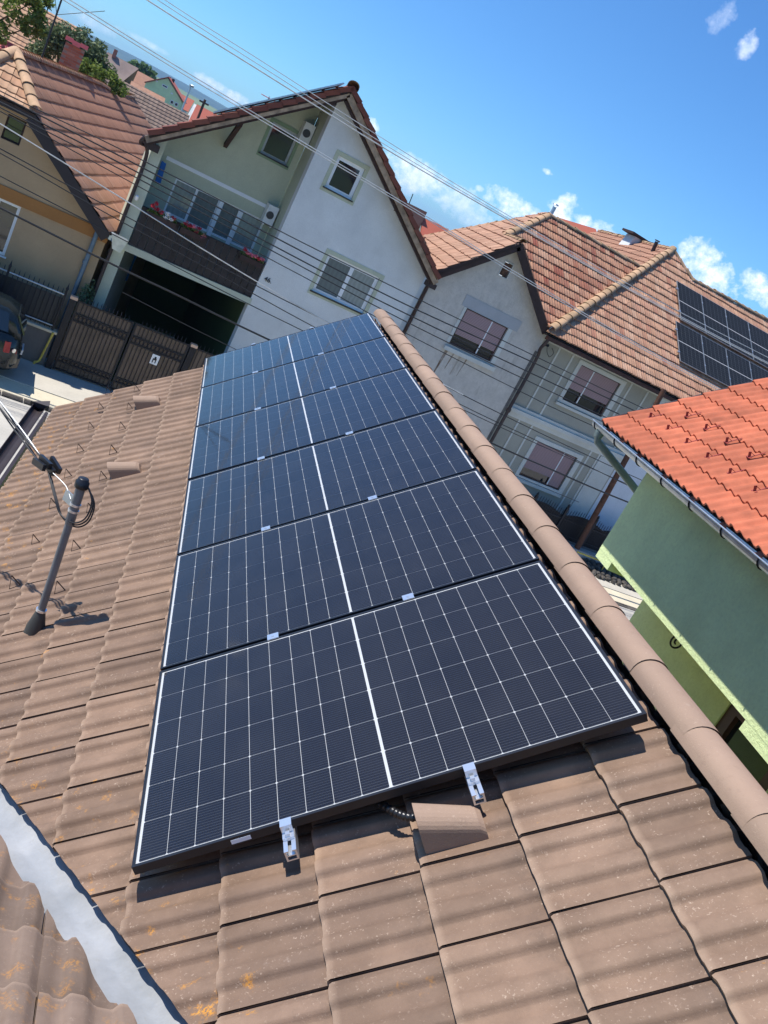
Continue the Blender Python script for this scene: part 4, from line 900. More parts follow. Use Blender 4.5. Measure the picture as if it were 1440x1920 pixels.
# walls
sY = (5.26-3.49)/(-2.50+.16)
wall('front_wall', -7.6, -.12, 0, 5.6, F, .3, [(-2.93, -2.53, 4.40, 4.95), (-3.05, -2.08, 1.95, 3.165)], MT['ochre_plaster'], yh, [(V((-.16, F, 3.49-.13)), V((-sY, 0, 1))), (V((-6.29, F, 3.36)), V((sY, 0, 1))), (V((0, F, 5.14)), V((0, 0, 1)))])
m = MB(); q = V((-.12, F+.3, 0)); m.prism([q, q-V((.3, 0, 0)), q+V((-.3, 0, 3.4)), q+V((0, 0, 3.4))], Yd*12); m.build('side_wall', MT['ochre_plaster'], yh)
MB().box(-7.6, -.10, F-.035, F+.01, 3.18, 3.46).build('eaves_band', MT['ochre_band'], yh)
w = window(yh, -2.93, -2.53, 4.40, 4.95, F, MT['dark_wood'], MT['glass'], fw=.04, dep=.14)
w = window(yh, -3.05, -2.08, 1.95, 3.165, F, MT['white_frame'], MT['glass'], splits=(-2.56,), fw=.06, sill=MT['white_frame'])
verge(yE+V((-.02, .02, 0)), yV+V((0, .02, 0)), yh, w=.05, h=.24, drop=.15, mat=MT['fascia']); verge(V((-3.95, YFY+.02, 5.25)), V((-2.46, YFY+.02, 5.25)), yh, w=.06, h=.14, drop=.11, mat=MT['fascia'])
m = MB(); m.prism([yE+V((0, .04, -.14)), yV+V((0, .04, -.14)), yV+V((0, .5, -.14)), yE+V((0, .5, -.14))], (0, 0, -.02)); m.build('soffit', MT['dark_wood'], yh)
# hopper, downpipe
MB().prism([(-.10, YFY-.14, 3.52), (.30, YFY-.12, 3.50), (.22, YFY-.12, 3.18), (.02, YFY-.12, 3.20)], (0, .30, 0)).build('rain_hopper', MT['galv'], yh)
m = MB(); g0 = yE+V((.03, -.02, -.04)); m.prism([g0, g0+V((.13, 0, 0)), g0+V((.13, 0, -.10)), g0+V((0, 0, -.10))], Yd*13); m.build('gutter', MT['galv'], yh)
m = MB(); m.tube(smooth([(.02, YFY-.0, 3.36), (-.20, YFY+.10, 3.40), (-.36, F-.07, 3.34), (-.38, F-.07, 3.1), (-.40, F-.07, .1)], 5), .055, 12); m.tube([(-.395, F-.07, 2.55), (-.395, F-.07, 2.62)], .066, 12); m.build('downpipe', plain('blue_grey_pipe', '#5f7486', rough=.4, metal=.3), yh)
# chimney with brick courses
ch = MB().box(-2.36, -1.82, 28.0, 28.5, 5.3, 6.82).build('chimney', plain('mortar', '#8f8177', rough=.95), yroof)
bm_ = MB().box(-.105, .105, -.012, .02, -.028, .028); bme = bpy.data.meshes.new('brick'); bme.from_pydata(bm_.v, [], bm_.f); bme.materials.append(MT['brick'])
for j in range(11):
    z = 6.10 + j*.067
    for i in range(3):
        x = -2.36 + .11*(1 if j % 2 else 0) + i*.22 + .0
        if x > -1.93: continue
        o = bpy.data.objects.new('brick', bme); col.objects.link(o); o.location = (min(max(x+.11, -2.255), -1.925), 27.998, z); par(o, yroof)
m = MB()
for i in range(3): m.prism([(-2.40+.21*i, 27.9, 6.83+(.03 if i != 1 else -.01)), (-2.40+.21*(i+1), 27.9, 6.83+(.03 if i != 1 else -.01)), (-2.40+.21*(i+1), 27.9, 6.97-(.03 if i == 1 else 0)), (-2.40+.21*i, 27.9, 6.97-(.03 if i == 1 else 0))], (0, .7, 0))
m.build('chimney_cap', MT['pink_sheet'], yroof)
am = thing('roof_mast', (-2.72, 24, 6.1), 'thin dark antenna pole on the ochre house ridge by the tree', 'mast')
MB().tube([(-2.72, 24, 6.0), (-2.72, 24, 8.3)], .022, 7).build('pole', MT['wire'], am); MB().tube([(-2.72, 24, 7.28), (-1.75, 24.4, 7.9)], .008, 5).build('stay', MT['wire'], am); MB().tube([(-2.72, 24, 7.3), (-3.2, 24.4, 8.3)], .008, 5).build('stay', MT['wire'], am)

# ------------------------------------------------------------------ grey house with the cross gable and the wing
gr = thing('grey_house', (13, F+4, 0), 'weathered grey house with cross gable, red clay tile roof and maroon shutters', 'house')
E0, Bp, Cp, Ap, Rp, Hb, Ht = V((7.8, 20.85, 6.05)), V((9.65, 20.85, 7.74)), V((10.13, 22.94, 7.76)), V((11.81, 24.32, 8.91)), V((15.75, 24.35, 8.94)), V((11.72, 20.85, 6.0)), V((17.48, 25.67, 10.04))
ctile = tile_mesh('tile', .20, .33, lambda x: .020*(.5+.5*math.cos(4*math.pi*x)), MT['clay_red'], t=.046, ov=.05, th=.04, gap=.008, xs=[i/8 for i in range(9)])
ctile2 = ctile.copy(); ctile2.materials.clear(); ctile2.materials.append(MT['clay_pink'])
MT['clay_dull'] = clay('dull_terracotta_tile', ['#b08a72', '#b8927a', '#a8806a', '#b48c74'], '#8d715f', grime=.5)
ctile4 = ctile.copy(); ctile4.materials.clear(); ctile4.materials.append(MT['clay_dull'])
ctile3 = ctile.copy(); ctile3.materials.clear(); ctile3.materials.append(MT['clay_brown'])
P1F = plane_frame(E0, (Cp-Bp), Bp-E0); q_ = [E0, Bp, Cp, Ap, V((11.06, 25.71, 8.0)), V((10.07, 28.3, 6.56)), E0 + (Cp-Bp)*3.5]
p1 = to2(P1F, q_); gl_ = deck('left_slope', P1F, [p1[i] for i in (0, 1, 2, 3, 4, 5, 6)], MT['deck'], gr, drop=.04)
bud = [300]
tile_field(gl_, P1F, [p1[i] for i in (0, 1, 2, 3, 4, 5)], ctile2, .20, .33, y0=0, maxp=80, budget=bud, jit=.005) if False else None
for tri, mp in (((0, 1, 2), 60), ((0, 2, 4), 50), ((0, 4, 5), 20)): tile_field(gl_, P1F, [p1[q] for q in tri], ctile4, .20, .33, y0=0, maxp=mp, jit=.006)
tile_field(gl_, P1F, [p1[2], p1[3], p1[4]], ctile4, .20, .33, y0=0, maxp=30, jit=.005)
t40 = rad(40); WF = plane_frame(Hb, V((1, 0, 0)), V((0, math.cos(t40), math.sin(t40)))); on = lambda p: WF @ V((*((WF.inverted() @ V(p))[:2]), 0))
pf = to2(WF, [Hb+V((-.06, 0, 0)), Rp, Ap, Cp]); gf_ = deck('front_slope', WF, pf, MT['deck'], gr, drop=.05)
tile_field(gf_, WF, pf, ctile, .20, .33, y0=-.05, maxp=140, jit=.006)
wpl = to2(WF, [Hb+V((-.14, -.10, -.085)), V((26, 20.75, 5.915)), V((26, 25.25, 9.69)), V((22.36, 25.11, 9.57)), V((18.31, 24.94, 9.43)), Ht])
WF2 = WF @ Matrix.Translation((0, 0, .015)); gw_ = deck('wing_slope', WF2, wpl, MT['deck'], gr, drop=.05)
tile_field(gw_, WF2, [wpl[0], wpl[1], wpl[2], wpl[4]], ctile2, .20, .33, y0=-.13, maxp=200, jit=.005)
tile_field(gw_, WF2, [wpl[0], wpl[4], wpl[5]], ctile2, .20, .33, y0=-.13, maxp=90, jit=.005)
h13 = az(13); BRF = plane_frame(Rp, h13, Ht-Rp); bp_ = to2(BRF, [Rp, Ht, Ht+h13*8, Rp+h13*9.5-V((1.3, 0, .75))*0])
gb_ = deck('back_slope', BRF, bp_, MT['deck'], gr, drop=.03); tile_field(gb_, BRF, bp_, ctile3, .24, .33, maxp=40, jit=.005)
# gable's hidden right slope
GRF = plane_frame(V((11.69, 20.85, 6.05)), (Cp-Bp), Bp-V((11.69, 20.85, 6.05))); deck('gable_right_slope', GRF, to2(GRF, [V((11.69, 20.85, 6.05)), Bp, Cp]), MT['clay_red'], gr, drop=-.01)
for (a, b, w_) in ((Bp+V((0, -.03, .02)), Cp, .10), (Cp, Ap, .13), (Ap, Rp+V((0, 0, .0)), .12), (Hb+V((-.02, -.12, .06)), Ht+V((0, 0, .06)), .14), (Ht+h13*.1, Ht+h13*8, .12), (Ht, V((18.31, 24.94, 9.46)), .12), (V((18.31, 24.94, 9.46)), V((26, 25.25, 9.72)), .12), (Ap, V((11.06, 25.71, 8.02)), .11), (V((11.06, 25.71, 8.02)), V((10.07, 28.3, 6.58)), .11)):
    caps(gf_, a, b, MT['clay_cap'], w=w_, h=w_*.75, L=.36, jit=.012)
# walls
cl1 = (V((7.8, F, 5.92)), V((-(7.74-6.05)/1.85, 0, 1))); cl2 = (V((11.69, F, 5.92)), V(((7.74-6.05)/2.04, 0, 1)))
wall('gable_wall', 7.95, 11.95, 0, 7.8, F, .3, [(9.25, 10.72, 4.46, 5.535), (9.64, 9.91, 6.71, 7.105)], MT['grey_plaster'], gr, [cl1, cl2])
MB().box(9.06, 11.02, F-.012, F+.01, 5.54, 5.86).build('cement_patch', MT['patch_plaster'], gr)
surround(9.16, 10.86, 4.44, 5.538, 9.25, 10.72, 4.46, 5.535, F, MT['wing_trim'], gr, .02)
m = MB(); m.box(9.15, 10.92, F-.10, F-.022, 4.25, 4.37); m.build('stone_sill', MT['wing_trim'], gr)
w = window(gr, 9.25, 10.72, 4.46, 5.535, F, MT['brown_frame'], MT['glass'], splits=(10.18,), fw=.05)
MB().box(9.30, 10.67, F+.03, F+.045, 4.76, 5.50).build('roller_shutter', MT['shutter'], w); MB().box(10.165, 10.195, F+.015, F+.04, 4.50, 5.50).build('shutter_guide', MT['white_frame'], w)
v_ = MB().box(9.66, 9.89, F+.02, F+.04, 6.73, 7.09).build('gable_vent', plain('rusty_mesh', '#5b3f30', rough=.8, var=.4, scale=12), gr)
surround(9.61, 9.94, 6.68, 7.135, 9.64, 9.91, 6.71, 7.105, F, MT['wing_trim'], gr, .015)
rg = random.Random(4); t = NT('rust_streaks'); b = t.mix(t.ramp(t.noise(6, 5, .7, t.scalev((1, 1, .12))), .48, .62), '#aaa298', '#6f5a48'); t.set(t.p, 'Base Color', b); t.set(t.p, 'Roughness', .9)
for (x, wd, L_) in ((9.30, .10, .75), (9.55, .05, .5), (9.78, .07, .6), (10.0, .05, .55)):
    m = MB(); m.add([(x-wd/2, F-.004, 4.25), (x+wd/2, F-.004, 4.25), (x+wd*.25-.05, F-.004, 4.25-L_), (x-wd*.1-.05, F-.004, 4.25-L_)], [(3, 2, 1, 0)]); m.build('rust_stain', t.m, gr)
verge(E0+V((0, .03, .0)), Bp+V((0, .03, 0)), gr, w=.06, h=.22, drop=.12, mat=MT['dark_wood']); verge(V((11.69, 20.88, 6.03)), Bp+V((0, .03, 0)), gr, w=.06, h=.24, drop=.12, mat=MT['dark_wood'])
m = MB(); m.prism([E0+V((0, .06, -.12)), Bp+V((0, .06, -.12)), Bp+V((0, .4, -.12)), E0+V((0, .4, -.12))], (0, 0, -.02)); m.prism([V((11.69, 20.91, 5.93)), Bp+V((0, .06, -.12)), Bp+V((0, .4, -.12)), V((11.69, 21.25, 5.93))], (0, 0, -.02)); m.build('soffit', MT['dark_wood'], gr)
G = F+.3
wall('wing_wall', 11.96, 16.90, 0, 5.86, G, .3, [(13.71, 15.34, 4.32, 5.50), (13.70, 15.36, 1.62, 2.84)], MT['wing_plaster'], gr)
wall('white_wall', 16.905, 26, 0, 5.86, G+.02, .3, [], MT['white_wall'], gr)
for (x0, x1, z0, z1, sp_x, sh, guide) in ((13.71, 15.34, 4.32, 5.50, 14.28, 4.72, 14.28), (13.70, 15.36, 1.62, 2.84, 14.86, 1.90, 14.86)):
    surround(x0-.13, x1+.17, z0-.10, z1+.13, x0, x1, z0, z1, G, MT['wing_trim'], gr, .035)
    w = window(gr, x0, x1, z0, z1, G, MT['brown_frame'], MT['glass'], splits=(sp_x,), fw=.05)
    MB().box(x0+.04, x1-.04, G+.03, G+.045, sh, z1-.03).build('roller_shutter', MT['shutter'], w); MB().box(guide-.016, guide+.016, G+.012, G+.04, z0+.04, z1-.03).build('shutter_guide', MT['white_frame'], w)
    if z0 < 2: MB().box(guide+.016, x1-.04, G+.028, G+.0295, z0+.05, sh+.01).build('roller_shutter', MT['shutter'], w)
MB().box(13.55, 15.52, G-.10, G-.037, 4.12, 4.20).build('stone_sill', MT['wing_trim'], gr); MB().box(13.52, 15.50, G-.10, G-.037, 1.43, 1.52).build('stone_sill', MT['wing_trim'], gr)
m = MB(); m.box(12.20, 16.95, G-.07, G-.002, 3.50, 3.60); m.box(12.20, 16.95, G-.14, G-.002, 3.38, 3.498); m.box(12.20, 16.95, G-.05, G-.002, 3.22, 3.378); m.build('cornice', MT['wing_trim'], gr)
MB().box(12.0, 17.4, G-.02, G-.001, 5.66, 5.855).build('frieze', MT['wing_trim'], gr)
for x in (12.76, 13.30, 15.72, 16.42, 16.86): MB().box(x-.03, x+.03, G-.028, G-.001, 3.602, 5.655).build('pilaster_strip', MT['wing_trim'], gr)
for x in (12.74, 13.25, 15.70, 16.05, 16.80): MB().box(x-.03, x+.03, G-.028, G-.001, .4, 3.215).build('pilaster_strip', MT['wing_trim'], gr)
MB().box(16.10, 16.75, G-.06, G-.001, .3, 3.21).build('pilaster', MT['wing_trim'], gr)
m = MB(); m.prism([(11.70, 20.68, 5.86), (11.70, 20.80, 5.86), (11.70, 20.80, 5.74), (11.70, 20.68, 5.76)], (14.3, 0, 0)); m.build('gutter', plain('rusty_gutter', '#4a2d25', rough=.6, var=.3, metal=.3), gr)
m = MB(); m.tube(smooth([(11.80, 20.74, 5.80), (11.78, 20.8, 5.58), (11.86, 21.0, 5.42), (11.98, F-.08, 5.2), (12.0, F-.08, 4.6)], 5), .05, 10); m.tube([(12.0, F-.08, 4.62), (12.0, F-.08, .1)], .052, 10); m.tube([(12.0, F-.08, 3.36), (12.0, F-.08, 3.46)], .075, 10); m.build('downpipe', plain('dark_rusty_pipe', '#42322f', rough=.6, var=.35), gr)
MB().box(11.86, 11.949, F-.008, F+.01, .4, 5.3).build('damp_streak', plain('damp_render', '#6e6a66', rough=.9, var=.3), gr)
m = MB(); m.tube(smooth([(12.25, G-.02, 5.52), (12.25, G-.12, 5.55), (12.34, G-.14, 5.40), (12.50, G-.13, 5.30), (12.58, G-.10, 5.44), (12.46, G-.08, 5.56)], 5), .010, 5); m.build('cable_loop', MT['wire'], gr); MB().tube([(12.25, G-.02, 5.55), (12.25, G-.16, 5.58)], [.03, .045], 8).build('insulator', MT['gate_iron'], gr)
# chimneys and pipes on the roof
c_ = MB().prism([(17.55, 28.5, 9.2), (18.25, 28.5, 9.6), (18.12, 28.5, 10.10), (17.72, 28.5, 10.10)], (0, .6, 0)).build('chimney', MT['white_plaster'], gb_)
MB().prism([(17.50, 28.4, 10.13), (18.30, 28.4, 10.11), (18.30, 28.4, 10.19), (17.50, 28.4, 10.21)], (0, .8, 0)).build('chimney_cap', MT['dark_wood'], gb_)
m = MB(); m.tube([(17.20, 26.25, 9.5), (17.14, 26.25, 10.08)], .07, 10); m.tube([(17.14, 26.25, 10.10), (17.14, 26.25, 10.13)], .10, 10); m.build('flue_pipe', MT['brown_pipe'], gb_)
m = MB(); m.tube([(12.78, 26, 8.7), (12.78, 26, 9.36)], .065, 10); m.tube([(12.78, 26, 9.42), (12.78, 26, 9.46)], [.11, .09], 10); m.bar((12.72, 26, 9.36), (12.71, 26, 9.43), .01, .01); m.bar((12.84, 26, 9.36), (12.85, 26, 9.43), .01, .01); m.build('flue_pipe', MT['galv'], gf_)
# panels on the wing
t = NT('panel_face_with_cell_grid'); tcn = t.n('ShaderNodeTexCoord'); sp = t.n('ShaderNodeSeparateXYZ'); t.l(tcn.outputs['Object'], sp.inputs[0])
g1 = t.math('LESS_THAN', t.math('FRACT', t.math('MULTIPLY', sp.outputs[0], 1/.19)), .05); g2 = t.math('LESS_THAN', t.math('FRACT', t.math('MULTIPLY', sp.outputs[1], 1/.092)), .045)
md_ = t.math('LESS_THAN', t.math('ABSOLUTE', t.math('SUBTRACT', sp.outputs[1], .815)), .011)
b = t.mix(t.math('MULTIPLY', t.math('MAXIMUM', g1, g2), .28), (.014, .015, .016), (.40, .41, .42)); b = t.mix(t.math('MULTIPLY', md_, .8), b, (.6, .6, .6)); t.set(t.p, 'Base Color', b); t.set(t.p, 'Roughness', .4); t.p.inputs['Specular IOR Level'].default_value = .15; MT['panel_face'] = t.m
nW = WF2.to_3x3() @ V((0, 0, 1)); k = 0
names = ['leftmost', 'second from the left', 'third from the left', 'fourth from the left', 'fifth from the left']
for row, (y0_, rl) in enumerate((((V((17.32, 23.20, 0))), 'upper'), (V((17.06, 21.83, 0)), 'lower'))):
    base = (WF2.inverted() @ V((y0_.x, y0_.y, 5.98+(y0_.y-20.85)*math.tan(t40)))).y
    for i in range(5):
        x = y0_.x + .0 + i*1.195
        s_ = thing('solar_panel', WF2 @ V((x-Hb.x, base, .1)), names[i] + ' solar panel in the ' + rl + ' row on the grey house roof', 'solar panel', 'solar panels on the grey house roof')
        Mx = WF2 @ Matrix.Translation((x-Hb.x, base, .15)); L_ = 1.655 if row == 0 else 1.60
        lm(MB().box(0, 1.18, 0, L_, -.035, -.003), 'frame', MT['galv'], s_, Mx); lm(MB().box(.014, 1.166, .014, L_-.014, -.003, .0), 'glass', MT['panel_face'], s_, Mx)
        if i < 4:
            for yy in (.35, L_-.35): lm(MB().box(1.165, 1.21, yy-.03, yy+.03, .0, .006), 'clamp', MT['alu'], s_, Mx)
        if i == 0:
            for yy in (.35, L_-.35): lm(MB().box(-.07, .02, yy-.025, yy+.025, -.05, .006), 'clamp', MT['alu'], s_, Mx)
# ------------------------------------------------------------------ gate, fences and the street furniture
GY = 20.40
def gate_leaf(x0, x1, lab, sign=False):
    g = thing('metal_gate', ((x0+x1)/2, GY, 0), lab, 'gate', 'leaves of the double gate')
    MB().box(x0+.02, x1-.02, GY+.02, GY+.03, .06, 1.80).build('backing_sheet', MT['gate_board'], g)
    m = MB(); m.box(x0, x0+.05, GY-.02, GY+.018, .04, 1.83); m.box(x1-.05, x1, GY-.02, GY+.018, .04, 1.83)
    for z in (.06, .25, .37, 1.32, 1.50, 1.80): m.box(x0+.05, x1-.05, GY-.015, GY+.015, z-.018, z+.018)
    m.build('frame', MT['gate_iron'], g)
    n = 13; w = (x1-x0-.1)/n
    for i in range(1, n):
        x = x0+.05+i*w
        m = MB(); m.box(x-.007, x+.007, GY-.012, GY+.012, .08, 1.80); m.tube([(x, GY, 1.80), (x, GY, 1.90), (x, GY, 1.96)], [.008, .011, .001], 5); m.build('bar', MT['gate_iron'], g)
    for i in range(n):
        x = x0+.05+(i+.5)*w; m = MB()
        for (zc, rz, rx) in ((1.41, .075, w*.40), (.31, .045, w*.42)):
            m.tube([(x+rx*math.cos(a), GY-.018, zc+rz*math.sin(a)) for a in [2*math.pi*q/12 for q in range(13)]], .0075, 5, False)
        m.build('ring', MT['gate_iron'], g)
    return g
gate_leaf(-.30, 1.06, 'left leaf of the brown sheet metal gate with iron bars and rings')
g2 = gate_leaf(1.10, 2.50, 'right leaf of the brown sheet metal gate, carrying the small white notice')
s = MB().box(1.745, 1.935, GY-.035, GY-.028, 1.02, 1.275).build('notice', MT['white_frame'], g2)
m = MB(); m.tube([(1.80, GY-.037, 1.06), (1.80, GY-.037, 1.14)], .012, 6); m.tube([(1.87, GY-.037, 1.06), (1.87, GY-.037, 1.14)], .012, 6); m.bar((1.79, GY-.037, 1.15), (1.88, GY-.037, 1.16), .01, .04); m.tube([(1.82, GY-.037, 1.20), (1.86, GY-.037, 1.20)], .022, 8); m.build('notice_print', MT['gate_iron'], s)
for (x, lab) in ((-.40, 'dark gate post with peach cap between fence and gate'), (2.60, 'dark gate post with peach cap near the foreground roof edge')):
    p = thing('gate_post', (x, GY, 0), lab, 'post', 'gate posts'); MB().box(x-.075, x+.075, GY-.05, GY+.10, 0, 1.80).build('post', MT['gate_iron'], p); MB().box(x-.085, x+.085, GY-.06, GY+.11, 1.80, 1.87).build('cap', MT['peach_cap'], p)
gate3 = thing('side_gate', (3.1, GY, 0), 'narrow brown gate panel right of the double gate, partly behind the panels', 'gate'); MB().box(2.70, 3.6, GY+.02, GY+.03, .05, 1.80).build('backing_sheet', MT['gate_board'], gate3)
for i in range(8): MB().tube([(2.75+.11*i, GY, .05), (2.75+.11*i, GY, 1.88), (2.75+.11*i, GY, 1.95)], [.008, .009, .001], 5).build('bar', MT['gate_iron'], gate3)
MB().box(2.70, 3.6, GY-.015, GY+.015, 1.77, 1.81).build('rail', MT['gate_iron'], gate3)
# fence on the low wall before the ochre house
lw = thing('low_wall', (-3, GY+.1, 0), 'stained concrete low wall under the iron fence at the left', 'wall'); MB().box(-6, -.52, GY, GY+.22, 0, .84).build('wall', MT['lowwall'], lw); MB().box(-6, -.47, GY-.04, GY+.26, .845, .90).build('coping', MT['kerb'], lw)
fe = thing('iron_fence', (-3, GY+.1, .9), 'dark iron fence with spear finials on the low wall', 'fence')
m = MB(); m.tube([(-6, GY+.08, 1.84), (-.60, GY+.08, 1.80)], .022, 8); m.tube([(-6, GY+.08, 1.0), (-.60, GY+.08, 1.0)], .018, 6); m.build('rail', MT['galv'], fe)
MB().box(-6, -.62, GY+.12, GY+.13, .95, 1.70).build('backing_sheet', plain('dark_sheet', '#20242b', rough=.5), fe)
for i in range(48):
    x = -.68-i*.11; m = MB(); m.tube([(x, GY+.08, .92), (x, GY+.08, 1.90), (x, GY+.08, 1.96)], [.008, .010, .001], 5); m.build('bar', MT['gate_iron'], fe)
for x in (-.60, -1.90, -3.2): m = MB(); m.box(x-.025, x+.025, GY+.055, GY+.105, .9, 1.90); m.tube([(x, GY+.08, 1.90), (x, GY+.08, 1.96), (x, GY+.08, 2.00), (x, GY+.08, 2.10)], [.02, .035, .02, .002], 8); m.build('finial_post', MT['gate_iron'], fe)
o = MB().tube(smooth([(-.56, GY-.05, .88), (-.60, GY-.06, .5), (-.64, GY-.06, .12), (-.72, GY-.08, .05), (-.72, GY-.08, -.02)], 4), .028, 8).build('gas_pipe', MT['yellow_pipe']); tag(o, 'yellow gas riser in front of the low wall left of the gate', 'pipe')
o = thing('climbing_shrub', (-.1, F-.1, 0), 'dark shrub between the downpipe and the corner pier behind the gate', 'shrub')
m = MB(); leafmesh(m, (-.12, F-.22, 1.55), 500, (.20, .12, .75), .05, random.Random(8)); m.build('foliage', MT['leaf_dark'], o); MB().tube([(-.12, F-.22, 0), (-.12, F-.22, 1.5)], .02, 6).build('stem', MT['bark'], o)
# right hand fence
rf = thing('sheet_fence', (15.6, 20.6, .4), 'dark fence with arched tops and spikes before the grey house', 'fence')
def ztop(x):
    k = ((x-13.6) % 1.72)/1.72; return 1.13 + .17*math.sin(math.pi*k)
n = 52; x0_, x1_ = 13.6, 18.8; w = (x1_-x0_)/n
for i in range(n):
    x = x0_+i*w; m = MB(); zt = ztop(x+w/2); m.box(x+.006, x+w-.006, 20.60, 20.615, .42, zt); m.tube([(x+w/2, 20.59, .42), (x+w/2, 20.59, zt+.13), (x+w/2, 20.59, zt+.20)], [.009, .010, .001], 5); m.build('bar', MT['gate_iron'], rf)
m = MB(); m.box(x0_, x1_, 20.57, 20.60, .50, .54); m.box(x0_, x1_, 20.57, 20.60, 1.02, 1.06); m.build('rail', MT['gate_iron'], rf)
for x in (14.08, 15.35, 16.6): m = MB(); m.box(x-.04, x+.04, 20.55, 20.63, .4, 1.42); m.tube([(x, 20.59, 1.42), (x, 20.59, 1.48), (x, 20.59, 1.56)], [.03, .045, .01], 8); m.build('post', MT['gate_iron'], rf)
o = MB().box(13.5, 18.9, 20.55, 20.75, 0, .42).build('fence_plinth', MT['lowwall']); tag(o, 'grey concrete plinth under the arched fence', 'wall')
o = MB().box(15.9, 17.55, 20.15, 20.52, 0, .36).build('concrete_block', MT['concrete']); tag(o, 'grey concrete block at the foot of the arched fence', 'block')
rw = thing('rubble_edging', (19, 20, 0), 'dark rubble stone edging beside the right pavement', 'wall'); rg = random.Random(12)
m0 = MB(); m0.tube([(0, 0, -.09), (0, 0, -.05), (0, 0, .04), (0, 0, .08)], [.05, .11, .10, .03], 7); sme = bpy.data.meshes.new('stone'); sme.from_pydata(m0.v, [], m0.f); sme.materials.append(MT['stone'])
for j in range(5):
    for i in range(22):
        o = bpy.data.objects.new('stone', sme); col.objects.link(o); o.location = (16.5+i*.22+rg.uniform(-.05, .05)+(.1 if j % 2 else 0), 19.25+j*.20+rg.uniform(-.04, .04), .05+j*.03); o.rotation_euler = (rg.uniform(-.5, .5), rg.uniform(-.5, .5), rg.uniform(0, 6)); o.scale = (rg.uniform(.7, 1.15), rg.uniform(.7, 1.15), rg.uniform(.7, 1.1)); par(o, rw)
gp = thing('gas_rail', (18, 19.5, 0), 'yellow gas pipe on short posts above the rubble edging', 'pipe')
MB().tube([(15.9, 19.75, .42), (20.5, 19.6, .42)], .026, 8).build('pipe', MT['yellow_pipe'], gp)
for x in (17.1, 18.0, 19.2): MB().tube([(x, 19.75-(x-15.9)*.03, 0), (x, 19.75-(x-15.9)*.03, .42)], .02, 6).build('post', MT['yellow_pipe'], gp)
pw = thing('wooden_pole', (16.22, 20.3, 0), 'brown wooden utility pole behind the green house eave', 'pole'); MB().tube([(16.28, 20.3, 0), (16.15, 20.3, 2.4), (15.95, 20.3, 6.0)], [.10, .095, .08], 10).build('pole', MT['pole_wood'], pw)

# parked hatchback, rear end towards the right
car = thing('parked_car', (-3.0, 19.2, 0), 'dark hatchback parked on the pavement at the left edge, only its rear in the picture', 'car')
paint = plain('dark_green_car_paint', (.014, .022, .026), rough=.2, var=.03, metal=.35, spec=.7)
xr = -1.14; yc = 19.22; hw = .82
secs = [(0.0, .34, .50, .42, .40), (-.05, .27, .76, .56, .54), (-.13, .22, .95, .68, .66), (-.26, .20, 1.01, .77, .75), (-.45, .20, 1.02, .82, .81), (-.8, .20, 1.02, .82, .80), (-1.8, .20, 1.0, .82, .80), (-2.6, .20, .98, .82, .78), (-3.2, .22, .88, .80, .72), (-3.7, .26, .72, .74, .62), (-3.85, .34, .55, .60, .5)]
def loft(rows, closed=True):
    m = MB(); k = len(rows[0]); m.v = [tuple(p) for r in rows for p in r]
    m.f = [(i*k+j, i*k+(j+1) % k, (i+1)*k+(j+1) % k, (i+1)*k+j) for i in range(len(rows)-1) for j in range(k)]; m.sm = [True]*len(m.f)
    m.f += [tuple(range(k))[::-1], tuple(range((len(rows)-1)*k, len(rows)*k))]; m.sm += [False, False]; return m
rows = []
for (dx, z0, z1, wb, wt) in secs:
    x = xr+dx; rows.append([V((x, yc-wb+.05, z0)), V((x, yc-wb, z0+.15)), V((x, yc-wb, (z0+z1)/2)), V((x, yc-wt, z1-.05)), V((x, yc-wt+.08, z1)), V((x, yc+wt-.08, z1)), V((x, yc+wt, z1-.05)), V((x, yc+wb, (z0+z1)/2)), V((x, yc+wb, z0+.15)), V((x, yc+wb-.05, z0))])
loft(rows).build('body', paint, car)
rows = []
for (dx, zt, wt, wb2) in ((-.10, 1.03, .70, .76), (-.20, 1.22, .66, .74), (-.34, 1.42, .60, .72), (-.55, 1.49, .58, .72), (-1.2, 1.52, .58, .72), (-1.9, 1.48, .58, .72), (-2.3, 1.30, .60, .72), (-2.75, .99, .64, .72)):
    x = xr+dx; rows.append([V((x, yc-wb2, .97)), V((x, yc-wt, zt-.06)), V((x, yc-wt+.10, zt)), V((x, yc+wt-.10, zt)), V((x, yc+wt, zt-.06)), V((x, yc+wb2, .97))])
loft(rows).build('cabin', paint, car)
def quadp(pts, mat, name, off): m = MB(); m.prism(pts, off); return m.build(name, mat, car)
quadp([(xr-.095, yc-.58, 1.05), (xr-.095, yc+.58, 1.05), (xr-.315, yc+.50, 1.40), (xr-.315, yc-.50, 1.40)], MT['glass'], 'rear_window', (.03, 0, .012))
